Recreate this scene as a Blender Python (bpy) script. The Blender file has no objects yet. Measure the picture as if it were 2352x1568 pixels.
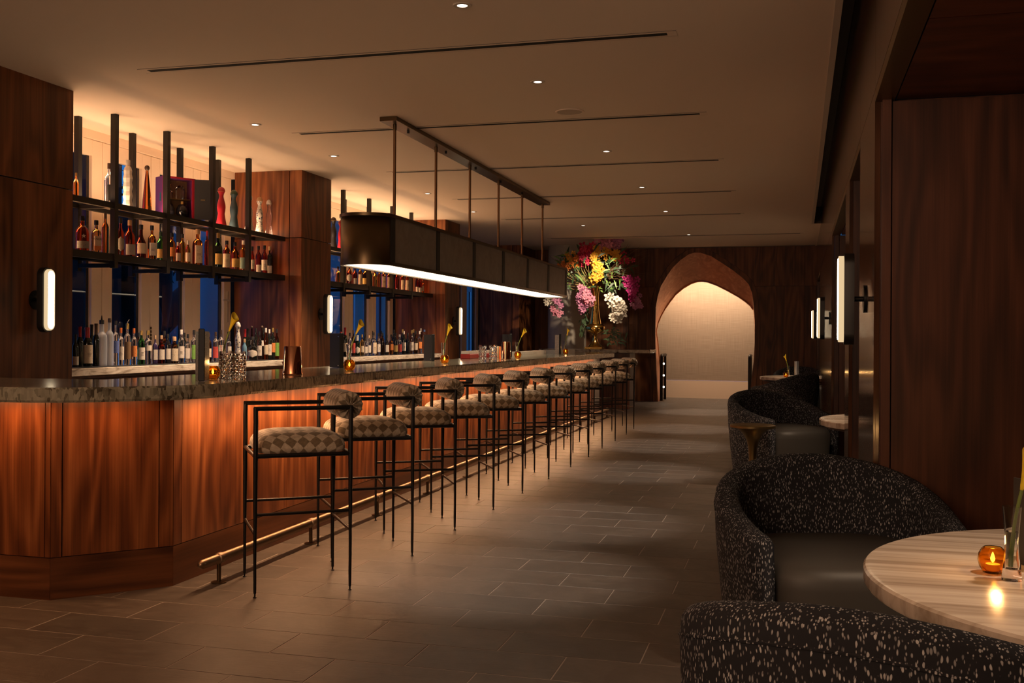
import bpy, math, random
from mathutils import Vector, Matrix

random.seed(7)
PI = math.pi
SC = bpy.context.scene
COL = SC.collection

# ------------------------------------------------------------------ camera, world, exposure
cam_d = bpy.data.cameras.new('camera')
cam = bpy.data.objects.new('camera', cam_d)
COL.objects.link(cam)
cam_d.sensor_width = 36.0
cam_d.lens = 36.06
cam_d.shift_y = -10.1 / 2352
cam_d.clip_start = 0.05
cam_d.clip_end = 200
cam.matrix_world = (Matrix.Translation((0, 0, 1.35)) @ Matrix.Rotation(math.radians(15.242), 4, 'Z')
                    @ Matrix.Rotation(PI / 2, 4, 'X') @ Matrix.Rotation(0.0060, 4, 'Z'))
SC.camera = cam

SC.view_settings.view_transform = 'Standard'
SC.view_settings.look = 'None'
SC.view_settings.gamma = 1.0
SC.view_settings.use_curve_mapping = False
SC.view_settings.exposure = 0.10

world = bpy.data.worlds.new('dusk')
SC.world = world
world.use_nodes = True
wn = world.node_tree.nodes
wl = world.node_tree.links
wn.clear()
w_out = wn.new('ShaderNodeOutputWorld')
w_bg = wn.new('ShaderNodeBackground')
w_tc = wn.new('ShaderNodeTexCoord')
w_sep = wn.new('ShaderNodeSeparateXYZ')
w_ramp = wn.new('ShaderNodeValToRGB')
w_ramp.color_ramp.elements[0].position = 0.48
w_ramp.color_ramp.elements[0].color = (0.05, 0.28, 0.75, 1)
w_ramp.color_ramp.elements[1].position = 1.0
w_ramp.color_ramp.elements[1].color = (0.01, 0.07, 0.32, 1)
w_map = wn.new('ShaderNodeMapRange')
w_map.inputs['From Min'].default_value = -1
wl.new(w_tc.outputs['Generated'], w_sep.inputs[0])
wl.new(w_sep.outputs['Z'], w_map.inputs['Value'])
wl.new(w_map.outputs[0], w_ramp.inputs[0])
wl.new(w_ramp.outputs[0], w_bg.inputs['Color'])
wl.new(w_bg.outputs[0], w_out.inputs[0])

# brightness of each group of lamps
LV = {'bar_led': 1.0, 'bar_end_led': 0.55, 'shelf_uplight': 1.05, 'bottle_light': 4.0, 'downlight_lamp': 1.15, 'bar_downlight': 7.5, 'alcove_lamp': 3.8, 'rear_fill_lamp': 3.3,
      'flower_spot': 3.6, 'hall_lamp': 2.0, 'candle_lamp': 2.6, 'sconce': 2.6, 'pendant': 1.2, 'sky': 1.1}
WARM = (1.0, 0.66, 0.38)
AMB = (1.0, 0.50, 0.22)


def lamp(kind, loc, power, color=WARM, target=None, size=0.1, size_y=None, angle=60, blend=0.4, name='lamp'):
    d = bpy.data.lights.new(name, kind)
    d.energy = power * LV.get(name, 1.0)
    d.color = color
    if kind == 'AREA':
        d.shape = 'RECTANGLE'
        d.size = size
        d.size_y = size_y or size
    elif kind == 'SPOT':
        d.spot_size = math.radians(angle)
        d.spot_blend = blend
        d.shadow_soft_size = size
    else:
        d.shadow_soft_size = size
    o = bpy.data.objects.new(name, d)
    o.location = loc
    if target is not None:
        v = Vector(target) - Vector(loc)
        o.rotation_euler = v.to_track_quat('-Z', 'Y').to_euler()
    COL.objects.link(o)
    return o


def strip(a, b, width, power, color, down=(0, 0, -1), name='led_strip'):
    """a long thin area lamp between points a and b, shining along 'down'"""
    a, b = Vector(a), Vector(b)
    L = (b - a).length
    d = bpy.data.lights.new(name, 'AREA')
    d.shape = 'RECTANGLE'
    d.size = L
    d.size_y = width
    d.energy = power * LV.get(name, 1.0)
    d.color = color
    o = bpy.data.objects.new(name, d)
    x = (b - a).normalized()
    z = -Vector(down).normalized()
    y = z.cross(x).normalized()
    z = x.cross(y).normalized()
    m = Matrix((x, y, z)).transposed().to_4x4()
    m.translation = (a + b) / 2
    o.matrix_world = m
    COL.objects.link(o)
    return o


w_bg.inputs['Strength'].default_value = 0.75 * LV['sky']

CEIL = 3.25
# LED under the bar top (long side, corner and end)
strip((-3.055, 4.95, 1.012), (-3.055, 17.2, 1.012), 0.02, 130, (1.0, 0.51, 0.24), (0.05, 0, -1), 'bar_led')
strip((-3.50, 4.34, 1.012), (-3.18, 4.66, 1.012), 0.02, 2.2, (1.0, 0.40, 0.14), (-0.1, 0.1, -1), 'bar_end_led')
strip((-5.3, 4.30, 1.012), (-3.62, 4.30, 1.012), 0.02, 12, (1.0, 0.42, 0.15), (0, 0.15, -1), 'bar_end_led')
# LED behind the upper shelves washing the ceiling, LED in the lower shelves behind the bottles
for (y0, y1) in ((7.05, 10.6), (11.65, 15.6)):
    strip((-5.83, y0, 2.492), (-5.83, y1, 2.492), 0.12, 30, (1.0, 0.63, 0.37), (-0.04, 0, 1), 'shelf_uplight')
    strip((-5.975, y0, 2.052), (-5.975, y1, 2.052), 0.02, 5, (1.0, 0.52, 0.22), (0.6, 0, 0.8), 'bottle_light')
# ceiling downlights: over the aisle and over the back of the bar
AISLE = [5.59, 7.40, 10.33, 12.9, 15.43, 19.0]
for y in AISLE:
    lamp('SPOT', (-1.83, y, CEIL - 0.05), 210, (1.0, 0.78, 0.60), (-1.60, y, 0), 0.04, angle=36, blend=0.7, name='downlight_lamp')
for y in (8.30, 9.94, 12.83, 14.86):
    lamp('SPOT', (-4.67, y, CEIL - 0.05), 60, (1.0, 0.70, 0.46), (-4.9, y, 0), 0.04, angle=75, blend=0.6, name='bar_downlight')
# alcove lamps over the round tables
lamp('SPOT', (1.15, 3.25, 2.42), 30, (1.0, 0.71, 0.48), (0.72, 3.2, 0.7), 0.05, angle=80, blend=0.8, name='alcove_lamp')
lamp('SPOT', (1.0, 9.3, 2.42), 34, (1.0, 0.71, 0.48), (0.55, 9.05, 0.7), 0.05, angle=90, blend=0.7, name='alcove_lamp')
lamp('SPOT', (0.8, 18.9, 2.42), 30, (1.0, 0.71, 0.48), (0.3, 18.7, 0.7), 0.05, angle=95, blend=0.7, name='alcove_lamp')
# unseen fill lamp added behind the camera, aimed up to brighten the ceiling
lamp('AREA', (-2.2, -1.6, 2.3), 60, (1.0, 0.68, 0.46), (-2.2, -1.0, 3.25), 3.0, 1.2, name='rear_fill_lamp')
# spot on the flowers, hallway beyond the arch
lamp('SPOT', (-3.0, 18.2, 3.15), 75, (1.0, 0.78, 0.55), (-3.7, 19.6, 2.2), 0.04, angle=50, blend=0.6, name='flower_spot')
lamp('AREA', (-1.7, 22.75, 2.93), 44, (1.0, 0.71, 0.48), (-1.7, 22.9, 0), 2.6, 0.5, name='hall_lamp')
lamp('SPOT', (-2.4, 22.5, 2.9), 36, (1.0, 0.72, 0.48), (-2.45, 22.15, 0), 0.03, angle=40, blend=0.6, name='hall_lamp')
lamp('SPOT', (-1.5, 21.1, CEIL - 0.05), 60, (1.0, 0.70, 0.46), (-1.5, 20.9, 0), 0.04, angle=60, blend=0.7, name='downlight_lamp')

# ------------------------------------------------------------------ node helpers and materials
MATS = {}


class NT:
    def __init__(self, name):
        self.m = bpy.data.materials.new(name)
        self.m.use_nodes = True
        self.t = self.m.node_tree
        self.t.nodes.clear()
        self.out = self.n('ShaderNodeOutputMaterial')
        MATS[name] = self.m

    def n(self, kind, **kw):
        nd = self.t.nodes.new(kind)
        for k, v in kw.items():
            setattr(nd, k, v)
        return nd

    def l(self, a, b):
        self.t.links.new(a, b)

    def bsdf(self, **kw):
        b = self.n('ShaderNodeBsdfPrincipled')
        for k, v in kw.items():
            b.inputs[k.replace('_', ' ')].default_value = v
        self.l(b.outputs[0], self.out.inputs[0])
        self.b = b
        return b

    def coord(self, which='Object', scale=(1, 1, 1), rot=(0, 0, 0), rand=0.0):
        tc = self.n('ShaderNodeTexCoord')
        mp = self.n('ShaderNodeMapping')
        mp.inputs['Scale'].default_value = scale
        mp.inputs['Rotation'].default_value = rot
        src = tc.outputs[which]
        if rand:
            oi = self.n('ShaderNodeObjectInfo')
            mul = self.n('ShaderNodeMath', operation='MULTIPLY')
            mul.inputs[1].default_value = rand
            self.l(oi.outputs['Random'], mul.inputs[0])
            add = self.n('ShaderNodeVectorMath', operation='ADD')
            self.l(src, add.inputs[0])
            self.l(mul.outputs[0], add.inputs[1])
            src = add.outputs[0]
        self.l(src, mp.inputs[0])
        return mp.outputs[0]

    def noise(self, vec, scale=5, detail=4, rough=0.5, dist=0.0):
        nd = self.n('ShaderNodeTexNoise')
        nd.inputs['Scale'].default_value = scale
        nd.inputs['Detail'].default_value = detail
        nd.inputs['Roughness'].default_value = rough
        nd.inputs['Distortion'].default_value = dist
        if vec is not None:
            self.l(vec, nd.inputs['Vector'])
        return nd.outputs['Fac']

    def ramp(self, fac, stops, interp='LINEAR'):
        r = self.n('ShaderNodeValToRGB')
        r.color_ramp.interpolation = interp
        e = r.color_ramp.elements
        while len(e) < len(stops):
            e.new(0.5)
        for i, (p, c) in enumerate(stops):
            e[i].position = p
            e[i].color = (*c, 1) if len(c) == 3 else c
        self.l(fac, r.inputs[0])
        return r.outputs[0]

    def mix(self, fac, a, b, mode='MIX'):
        x = self.n('ShaderNodeMix', data_type='RGBA', blend_type=mode)
        for sock, v in ((x.inputs[0], fac), (x.inputs[6], a), (x.inputs[7], b)):
            if isinstance(v, (int, float)):
                sock.default_value = v
            elif isinstance(v, tuple):
                sock.default_value = (*v, 1) if len(v) == 3 else v
            else:
                self.l(v, sock)
        return x.outputs[2]

    def math(self, op, a, b=0.0):
        x = self.n('ShaderNodeMath', operation=op)
        for s, v in ((x.inputs[0], a), (x.inputs[1], b)):
            if isinstance(v, (int, float)):
                s.default_value = v
            else:
                self.l(v, s)
        return x.outputs[0]

    def bump(self, h, strength=0.2, dist=0.01):
        b = self.n('ShaderNodeBump')
        b.inputs['Strength'].default_value = strength
        b.inputs['Distance'].default_value = dist
        self.l(h, b.inputs['Height'])
        self.l(b.outputs[0], self.b.inputs['Normal'])


def plain(name, col, rough=0.5, metal=0.0, **kw):
    t = NT(name)
    t.bsdf(Base_Color=(*col, 1), Roughness=rough, Metallic=metal, **kw)
    return t.m


def emit(name, col, strength):
    t = NT(name)
    e = t.n('ShaderNodeEmission')
    e.inputs[0].default_value = (*col, 1)
    e.inputs[1].default_value = strength
    t.l(e.outputs[0], t.out.inputs[0])
    return t.m


def wood(name, dark, mid, light, rough=0.35, horiz=False, coat=0.0, rand=7.0, spec=0.5):
    """walnut veneer: long streaks with flame figure, every panel its own cut"""
    t = NT(name)
    t.bsdf(Roughness=rough, Coat_Weight=coat, Coat_Roughness=0.08, Specular_IOR_Level=spec)
    tc = t.n('ShaderNodeTexCoord')
    oi = t.n('ShaderNodeObjectInfo')
    sep = t.n('ShaderNodeSeparateXYZ')
    t.l(tc.outputs['Object'], sep.inputs[0])
    off = t.math('MULTIPLY', oi.outputs['Random'], rand)
    if horiz:
        u = t.math('ADD', sep.outputs['Z'], t.math('MULTIPLY', sep.outputs['Y'], 0.6 if horiz == 'y' else 0.0))
        v = t.math('ADD', sep.outputs['X'], sep.outputs['Y'] if horiz is True else 0.0)
    else:
        u = t.math('ADD', sep.outputs['X'], sep.outputs['Y'])
        v = sep.outputs['Z']
    u = t.math('ADD', u, off)
    comb = t.n('ShaderNodeCombineXYZ')
    t.l(u, comb.inputs[0])
    t.l(off, comb.inputs[1])
    t.l(v, comb.inputs[2])

    def mapped(s):
        mp = t.n('ShaderNodeMapping')
        mp.inputs['Scale'].default_value = s
        t.l(comb.outputs[0], mp.inputs[0])
        return mp.outputs[0]
    warp = t.noise(mapped((2.2, 2.2, 0.42)), 1.0, 2, 0.5)
    fig = t.math('SINE', t.math('MULTIPLY', warp, 62.0))
    fig = t.math('ADD', t.math('MULTIPLY', fig, 0.5), 0.5)
    streak = t.noise(mapped((26, 26, 0.55)), 1.0, 5, 0.6)
    fine = t.noise(mapped((160, 160, 3.0)), 1.0, 3, 0.6)
    big = t.noise(mapped((3.2, 3.2, 0.25)), 1.0, 3, 0.5)
    f = t.math('ADD', t.math('MULTIPLY', streak, 0.50), t.math('MULTIPLY', fig, 0.14))
    f = t.math('ADD', f, t.math('MULTIPLY', fine, 0.16))
    f = t.math('ADD', f, t.math('MULTIPLY', big, 0.32))
    c = t.ramp(f, [(0.38, dark), (0.56, mid), (0.76, light)])
    t.l(c, t.b.inputs['Base Color'])
    t.bump(fine, 0.06, 0.002)
    return t.m


wood('walnut', (0.045, 0.013, 0.004), (0.125, 0.040, 0.012), (0.23, 0.080, 0.026), 0.46, spec=0.28)
wood('walnut_red', (0.060, 0.015, 0.005), (0.180, 0.053, 0.015), (0.36, 0.125, 0.040), 0.33)
wood('walnut_plinth', (0.040, 0.012, 0.005), (0.105, 0.034, 0.012), (0.18, 0.062, 0.022), 0.30, horiz=True)
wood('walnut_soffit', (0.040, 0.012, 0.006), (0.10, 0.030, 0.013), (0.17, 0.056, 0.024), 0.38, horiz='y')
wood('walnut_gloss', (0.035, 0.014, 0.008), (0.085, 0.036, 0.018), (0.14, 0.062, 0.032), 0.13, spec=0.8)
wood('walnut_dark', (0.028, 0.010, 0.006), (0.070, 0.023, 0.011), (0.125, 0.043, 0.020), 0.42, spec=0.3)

plain('black_metal', (0.012, 0.010, 0.009), 0.42, 0.6)
plain('shelf_metal', (0.020, 0.016, 0.013), 0.48, 0.4)
plain('dark_void', (0.006, 0.005, 0.004), 0.9)
plain('ceiling_paint', (0.74, 0.60, 0.475), 0.85)
plain('frame_paint', (0.80, 0.63, 0.48), 0.5)
plain('plaster', (0.42, 0.36, 0.29), 0.7)
plain('slot_trim', (0.55, 0.45, 0.36), 0.5)
plain('grey_slot', (0.10, 0.078, 0.058), 0.6)
plain('bronze', (0.13, 0.085, 0.045), 0.34, 0.9)
plain('rod_bronze', (0.22, 0.115, 0.055), 0.38, 0.85)
plain('rail_bronze', (0.30, 0.21, 0.14), 0.40, 1.0)
plain('brass', (0.66, 0.42, 0.12), 0.17, 1.0)
plain('brass_dark', (0.20, 0.135, 0.055), 0.34, 0.9)
plain('copper', (0.86, 0.42, 0.24), 0.09, 1.0)
plain('copper_pipe', (0.75, 0.30, 0.14), 0.25, 0.9)
plain('leather_black', (0.060, 0.054, 0.047), 0.52)
plain('steel_grey', (0.30, 0.31, 0.33), 0.35, 0.8)
plain('glove_white', (0.62, 0.55, 0.48), 0.6)
plain('red_card', (0.35, 0.020, 0.015), 0.45)
plain('wax', (0.75, 0.60, 0.40), 0.5)
plain('exterior_white', (0.55, 0.60, 0.68), 0.7)
plain('exterior_grey', (0.26, 0.26, 0.30), 0.8)
plain('pane_dark', (0.03, 0.035, 0.05), 0.15)
plain('bark', (0.030, 0.022, 0.018), 0.9)
plain('yucca_leaf', (0.05, 0.075, 0.045), 0.55)
plain('soil', (0.03, 0.03, 0.035), 0.9)
plain('hedge_dark', (0.012, 0.018, 0.012), 0.9)
plain('wicker_dark', (0.02, 0.017, 0.016), 0.8)

emit('sconce_glow', (1.0, 0.78, 0.50), 8.0 * LV['sconce'])
emit('sconce_rim', (1.0, 0.72, 0.40), 0.75)
plain('sconce_black', (0.016, 0.013, 0.011), 0.45, 0.3)
emit('pendant_glow', (1.0, 0.82, 0.58), 3.0 * LV['pendant'])
emit('downlight_glow', (1.0, 0.90, 0.76), 5.0)
emit('flame', (1.0, 0.62, 0.20), 9.0)
emit('led_dot', (1.0, 0.90, 0.70), 6.0)


def m_slate():
    t = NT('slate')
    t.bsdf(Roughness=0.42, Specular_IOR_Level=0.45)
    v = t.coord('Object', (1, 1, 1), rand=7)
    n1 = t.noise(v, 5.0, 6, 0.62, 1.2)
    st = t.coord('Object', (1.1, 5.0, 1), rand=7)
    n2 = t.noise(st, 5.0, 6, 0.65, 1.6)
    oi = t.n('ShaderNodeObjectInfo')
    f = t.math('ADD', t.math('MULTIPLY', n1, 0.5), t.math('MULTIPLY', n2, 0.5))
    c = t.ramp(f, [(0.34, (0.058, 0.049, 0.043)), (0.50, (0.085, 0.073, 0.064)), (0.66, (0.122, 0.106, 0.092))])
    tint = t.ramp(oi.outputs['Random'], [(0.0, (0.84, 0.83, 0.82)), (0.5, (1.0, 0.98, 0.95)), (1.0, (1.12, 1.06, 1.02))])
    t.l(t.mix(1.0, c, tint, 'MULTIPLY'), t.b.inputs['Base Color'])
    ro = t.n('ShaderNodeMapRange')
    ro.inputs['To Min'].default_value = 0.34
    ro.inputs['To Max'].default_value = 0.56
    t.l(n2, ro.inputs['Value'])
    t.l(ro.outputs[0], t.b.inputs['Roughness'])
    t.bump(f, 0.22, 0.012)


m_slate()
plain('grout', (0.33, 0.28, 0.24), 0.75)


def m_stone(name, kind):
    t = NT(name)
    if kind == 'onyx':          # bar top: olive grey stone with small dark angular flakes
        t.bsdf(Roughness=0.11, Specular_IOR_Level=0.6)
        v = t.n('ShaderNodeTexVoronoi', distance='CHEBYCHEV')
        v.inputs['Scale'].default_value = 1.0
        t.l(t.coord('Object', (70, 70, 26)), v.inputs['Vector'])
        s = t.n('ShaderNodeSeparateColor')
        t.l(v.outputs['Color'], s.inputs[0])
        big = t.noise(t.coord('Object', (1, 1, 3)), 2.3, 3, 0.5)
        f = t.math('ADD', t.math('MULTIPLY', s.outputs[0], 0.55), t.math('MULTIPLY', big, 0.65))
        c = t.ramp(f, [(0.30, (0.075, 0.062, 0.042)), (0.42, (0.17, 0.150, 0.106)), (0.58, (0.27, 0.245, 0.18)), (0.90, (0.36, 0.325, 0.24))])
        t.l(c, t.b.inputs['Base Color'])
    elif kind == 'marble':       # back counter: pale marble with soft veins
        t.bsdf(Roughness=0.16)
        n = t.noise(t.coord('Object', (1.2, 1.2, 7)), 2.0, 7, 0.62, 2.2)
        c = t.ramp(n, [(0.36, (0.34, 0.27, 0.21)), (0.5, (0.66, 0.56, 0.46)), (0.62, (0.78, 0.68, 0.58))])
        t.l(c, t.b.inputs['Base Color'])
    elif kind == 'veined':       # console by the arch: pale slab with bold dark blotches
        t.bsdf(Roughness=0.14)
        n = t.noise(t.coord('Object', (3, 3, 3)), 2.6, 6, 0.6, 1.5)
        c = t.ramp(n, [(0.36, (0.05, 0.03, 0.02)), (0.43, (0.30, 0.24, 0.17)), (0.6, (0.40, 0.34, 0.25))])
        t.l(c, t.b.inputs['Base Color'])
    else:                        # tables: straight striations
        t.bsdf(Roughness=0.20, Specular_IOR_Level=0.5)
        n = t.noise(t.coord('Object', (0.55, 12, 6), rand=3), 1.4, 6, 0.6, 0.35)
        n2 = t.noise(t.coord('Object', (0.35, 5, 3), rand=3), 1.2, 3, 0.5, 0.3)
        f = t.math('ADD', t.math('MULTIPLY', n, 0.6), t.math('MULTIPLY', n2, 0.4))
        c = t.ramp(f, [(0.34, (0.20, 0.135, 0.095)), (0.44, (0.40, 0.31, 0.235)), (0.54, (0.58, 0.48, 0.385)), (0.70, (0.68, 0.58, 0.48))])
        t.l(c, t.b.inputs['Base Color'])


m_stone('onyx', 'onyx')
m_stone('marble', 'marble')
m_stone('veined_stone', 'veined')
m_stone('table_marble', 'table')


def m_fleck():
    t = NT('fleck_fabric')
    t.bsdf(Roughness=0.88, Specular_IOR_Level=0.2)
    tc = t.n('ShaderNodeTexCoord')
    wob = t.n('ShaderNodeTexNoise')
    wob.inputs['Scale'].default_value = 22
    t.l(tc.outputs['Object'], wob.inputs['Vector'])
    mixv = t.n('ShaderNodeVectorMath', operation='MULTIPLY_ADD')
    t.l(wob.outputs['Color'], mixv.inputs[0])
    mixv.inputs[1].default_value = (0.012, 0.012, 0.012)
    t.l(tc.outputs['Object'], mixv.inputs[2])
    mp = t.n('ShaderNodeMapping')
    mp.inputs['Scale'].default_value = (165, 165, 58)
    t.l(mixv.outputs[0], mp.inputs[0])
    vo = t.n('ShaderNodeTexVoronoi')
    vo.inputs['Scale'].default_value = 1.0
    t.l(mp.outputs[0], vo.inputs['Vector'])
    sc = t.n('ShaderNodeSeparateColor')
    t.l(vo.outputs['Color'], sc.inputs[0])
    size = t.math('ADD', t.math('MULTIPLY', sc.outputs[0], 0.24), 0.25)
    d = t.math('SUBTRACT', size, vo.outputs['Distance'])
    f = t.math('MULTIPLY', d, 7.0)
    f = t.math('MAXIMUM', t.math('MINIMUM', f, 1.0), 0.0)
    keep = t.math('GREATER_THAN', sc.outputs[1], 0.14)
    f = t.math('MULTIPLY', f, keep)
    shade = t.ramp(sc.outputs[2], [(0.0, (0.17, 0.17, 0.18)), (1.0, (0.52, 0.52, 0.53))])
    t.l(t.mix(f, (0.020, 0.0205, 0.025), shade), t.b.inputs['Base Color'])
    t.bump(f, 0.15, 0.002)


m_fleck()


def m_diamond():
    t = NT('diamond_fabric')
    t.bsdf(Roughness=0.8, Specular_IOR_Level=0.25, Sheen_Weight=0.25)
    tc = t.n('ShaderNodeTexCoord')
    sep = t.n('ShaderNodeSeparateXYZ')
    t.l(tc.outputs['UV'], sep.inputs[0])
    a = t.math('FLOOR', t.math('MULTIPLY', t.math('ADD', sep.outputs[0], sep.outputs[1]), 1 / 0.068))
    b = t.math('FLOOR', t.math('MULTIPLY', t.math('SUBTRACT', sep.outputs[0], sep.outputs[1]), 1 / 0.068))
    par = t.math('PINGPONG', t.math('ADD', a, b), 1.0)
    n = t.noise(t.coord('UV', (1, 1, 1)), 55, 4, 0.6)
    c1 = t.ramp(n, [(0.3, (0.38, 0.30, 0.215)), (0.7, (0.54, 0.44, 0.33))])
    c2 = t.ramp(n, [(0.3, (0.135, 0.095, 0.055)), (0.7, (0.21, 0.15, 0.092))])
    t.l(t.mix(par, c1, c2), t.b.inputs['Base Color'])
    t.bump(n, 0.1, 0.002)


m_diamond()


def glass(name, col, rough=0.03, ior=1.42, trans=1.0, **kw):
    t = NT(name)
    t.bsdf(Base_Color=(*col, 1), Roughness=rough, IOR=ior, Transmission_Weight=trans, **kw)
    return t.m


def m_pane():
    t = NT('pane_glass')
    tr = t.n('ShaderNodeBsdfTransparent')
    tr.inputs[0].default_value = (0.86, 0.90, 0.93, 1)
    gl = t.n('ShaderNodeBsdfGlossy')
    gl.inputs['Roughness'].default_value = 0.01
    fr = t.n('ShaderNodeFresnel')
    fr.inputs[0].default_value = 1.5
    mx = t.n('ShaderNodeMixShader')
    ge = t.n('ShaderNodeNewGeometry')
    t.l(t.math('MULTIPLY', fr.outputs[0], t.math('SUBTRACT', 1.0, ge.outputs['Backfacing'])), mx.inputs[0])
    t.l(tr.outputs[0], mx.inputs[1])
    t.l(gl.outputs[0], mx.inputs[2])
    t.l(mx.outputs[0], t.out.inputs[0])


m_pane()
glass('clear_glass', (0.93, 0.93, 0.92), 0.01, 1.45)
glass('cut_crystal', (0.96, 0.94, 0.92), 0.02, 1.52)
glass('water', (0.92, 0.93, 0.90), 0.0, 1.33)
glass('amber_votive', (1.0, 0.50, 0.06), 0.05, 1.25)
LIQ = {
    'amber': (0.80, 0.26, 0.05), 'clearamber': (0.85, 0.42, 0.14), 'red': (0.62, 0.07, 0.02), 'redamber': (0.75, 0.15, 0.03),
    'darkred': (0.28, 0.025, 0.012), 'gold': (0.95, 0.50, 0.10), 'green': (0.05, 0.30, 0.06), 'darkgreen': (0.03, 0.09, 0.03),
    'clear': (0.90, 0.91, 0.92), 'brown': (0.22, 0.08, 0.025),
}
for k, c in LIQ.items():
    glass('bottle_' + k, c, 0.04, 1.36)
plain('bottle_wine', (0.008, 0.009, 0.007), 0.10)
plain('bottle_black', (0.008, 0.007, 0.009), 0.14)
plain('bottle_purple', (0.035, 0.022, 0.07), 0.18)
plain('bottle_blue', (0.12, 0.24, 0.34), 0.2)
glass('bottle_frost', (0.78, 0.80, 0.84), 0.42, 1.3, 0.75)
plain('bottle_white', (0.68, 0.60, 0.52), 0.4)
plain('bottle_cblack', (0.018, 0.014, 0.013), 0.42)
plain('bottle_cred', (0.42, 0.012, 0.022), 0.42)
plain('bottle_cteal', (0.030, 0.055, 0.065), 0.45)
plain('bottle_cwhite', (0.66, 0.58, 0.48), 0.4)


def m_pattern():
    t = NT('bottle_cpattern')
    t.bsdf(Roughness=0.3)
    w = t.n('ShaderNodeTexNoise')
    w.inputs['Scale'].default_value = 16
    w.inputs['Detail'].default_value = 1
    w.inputs['Distortion'].default_value = 3.0
    tc = t.n('ShaderNodeTexCoord')
    t.l(tc.outputs['Object'], w.inputs['Vector'])
    c = t.ramp(w.outputs[0], [(0.0, (0.66, 0.60, 0.52)), (0.52, (0.66, 0.60, 0.52)), (0.54, (0.03, 0.035, 0.10)), (0.60, (0.03, 0.035, 0.10)), (0.62, (0.66, 0.60, 0.52))])
    t.l(c, t.b.inputs['Base Color'])


m_pattern()
CAPS = {'k': ((0.012, 0.010, 0.010), 0.4, 0.0), 'br': ((0.06, 0.028, 0.014), 0.5, 0.0), 'cork': ((0.42, 0.25, 0.13), 0.7, 0.0), 'w': ((0.62, 0.56, 0.50), 0.5, 0.0),
        'r': ((0.35, 0.015, 0.018), 0.35, 0.0), 'g': ((0.02, 0.05, 0.025), 0.4, 0.0), 'gold': ((0.60, 0.38, 0.12), 0.3, 0.9), 'orange': ((0.62, 0.15, 0.03), 0.4, 0.3), 'blue': ((0.05, 0.10, 0.24), 0.4, 0.2)}
for k, (c, r, m) in CAPS.items():
    plain('cap_' + k, c, r, m)
LABS = {'white': (0.62, 0.54, 0.46), 'cream': (0.58, 0.46, 0.33), 'yellow': (0.55, 0.36, 0.10), 'orange': (0.62, 0.20, 0.05), 'dark': (0.02, 0.018, 0.016),
        'blue': (0.10, 0.14, 0.36), 'brown': (0.20, 0.11, 0.05), 'green': (0.16, 0.32, 0.06), 'teal': (0.16, 0.26, 0.23), 'red': (0.50, 0.06, 0.05), 'grey': (0.36, 0.34, 0.31)}
for k, c in LABS.items():
    t = NT('label_' + k)
    t.bsdf(Roughness=0.6)
    n = t.noise(t.coord('Object', (140, 140, 90)), 1.0, 2, 0.5)
    dk = tuple(x * 0.45 for x in c)
    t.l(t.ramp(n, [(0.30, dk), (0.38, c), (1.0, c)]), t.b.inputs['Base Color'])
plain('print_ink', (0.02, 0.014, 0.012), 0.6)
plain('print_white', (0.62, 0.56, 0.50), 0.6)
plain('silver', (0.70, 0.66, 0.60), 0.25, 1.0)

plain('menu_black', (0.014, 0.013, 0.014), 0.5)


def m_shagreen():
    t = NT('shagreen')
    t.bsdf(Roughness=0.5)
    v = t.n('ShaderNodeTexVoronoi')
    v.inputs['Scale'].default_value = 190
    tc = t.n('ShaderNodeTexCoord')
    t.l(tc.outputs['Object'], v.inputs['Vector'])
    c = t.ramp(v.outputs['Distance'], [(0.25, (0.70, 0.62, 0.54)), (0.5, (0.20, 0.17, 0.15))])
    t.l(c, t.b.inputs['Base Color'])


m_shagreen()


def m_smoke_panel():
    t = NT('pendant_mesh')
    t.bsdf(Roughness=0.45, Metallic=0.25)
    n = t.noise(t.coord('Object', (1, 3, 3)), 2.5, 5, 0.6, 1.0)
    t.l(t.ramp(n, [(0.3, (0.22, 0.185, 0.150)), (0.7, (0.31, 0.262, 0.215))]), t.b.inputs['Base Color'])


m_smoke_panel()


def m_copper_arch():
    t = NT('arch_copper')
    t.bsdf(Roughness=0.42, Metallic=0.25)
    n = t.noise(t.coord('Object', (4, 4, 4)), 1.6, 6, 0.65, 1.5)
    t.l(t.ramp(n, [(0.3, (0.46, 0.20, 0.11)), (0.55, (0.62, 0.29, 0.165)), (0.75, (0.78, 0.44, 0.27))]), t.b.inputs['Base Color'])


m_copper_arch()


def m_linen():
    t = NT('linen_wall')
    t.bsdf(Roughness=0.9)
    a = t.noise(t.coord('Object', (120, 3, 2)), 1.0, 3, 0.5)
    b = t.noise(t.coord('Object', (3, 3, 120)), 1.0, 3, 0.5)
    f = t.math('ADD', t.math('MULTIPLY', a, 0.5), t.math('MULTIPLY', b, 0.5))
    t.l(t.ramp(f, [(0.35, (0.30, 0.235, 0.175)), (0.65, (0.42, 0.335, 0.255))]), t.b.inputs['Base Color'])


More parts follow.
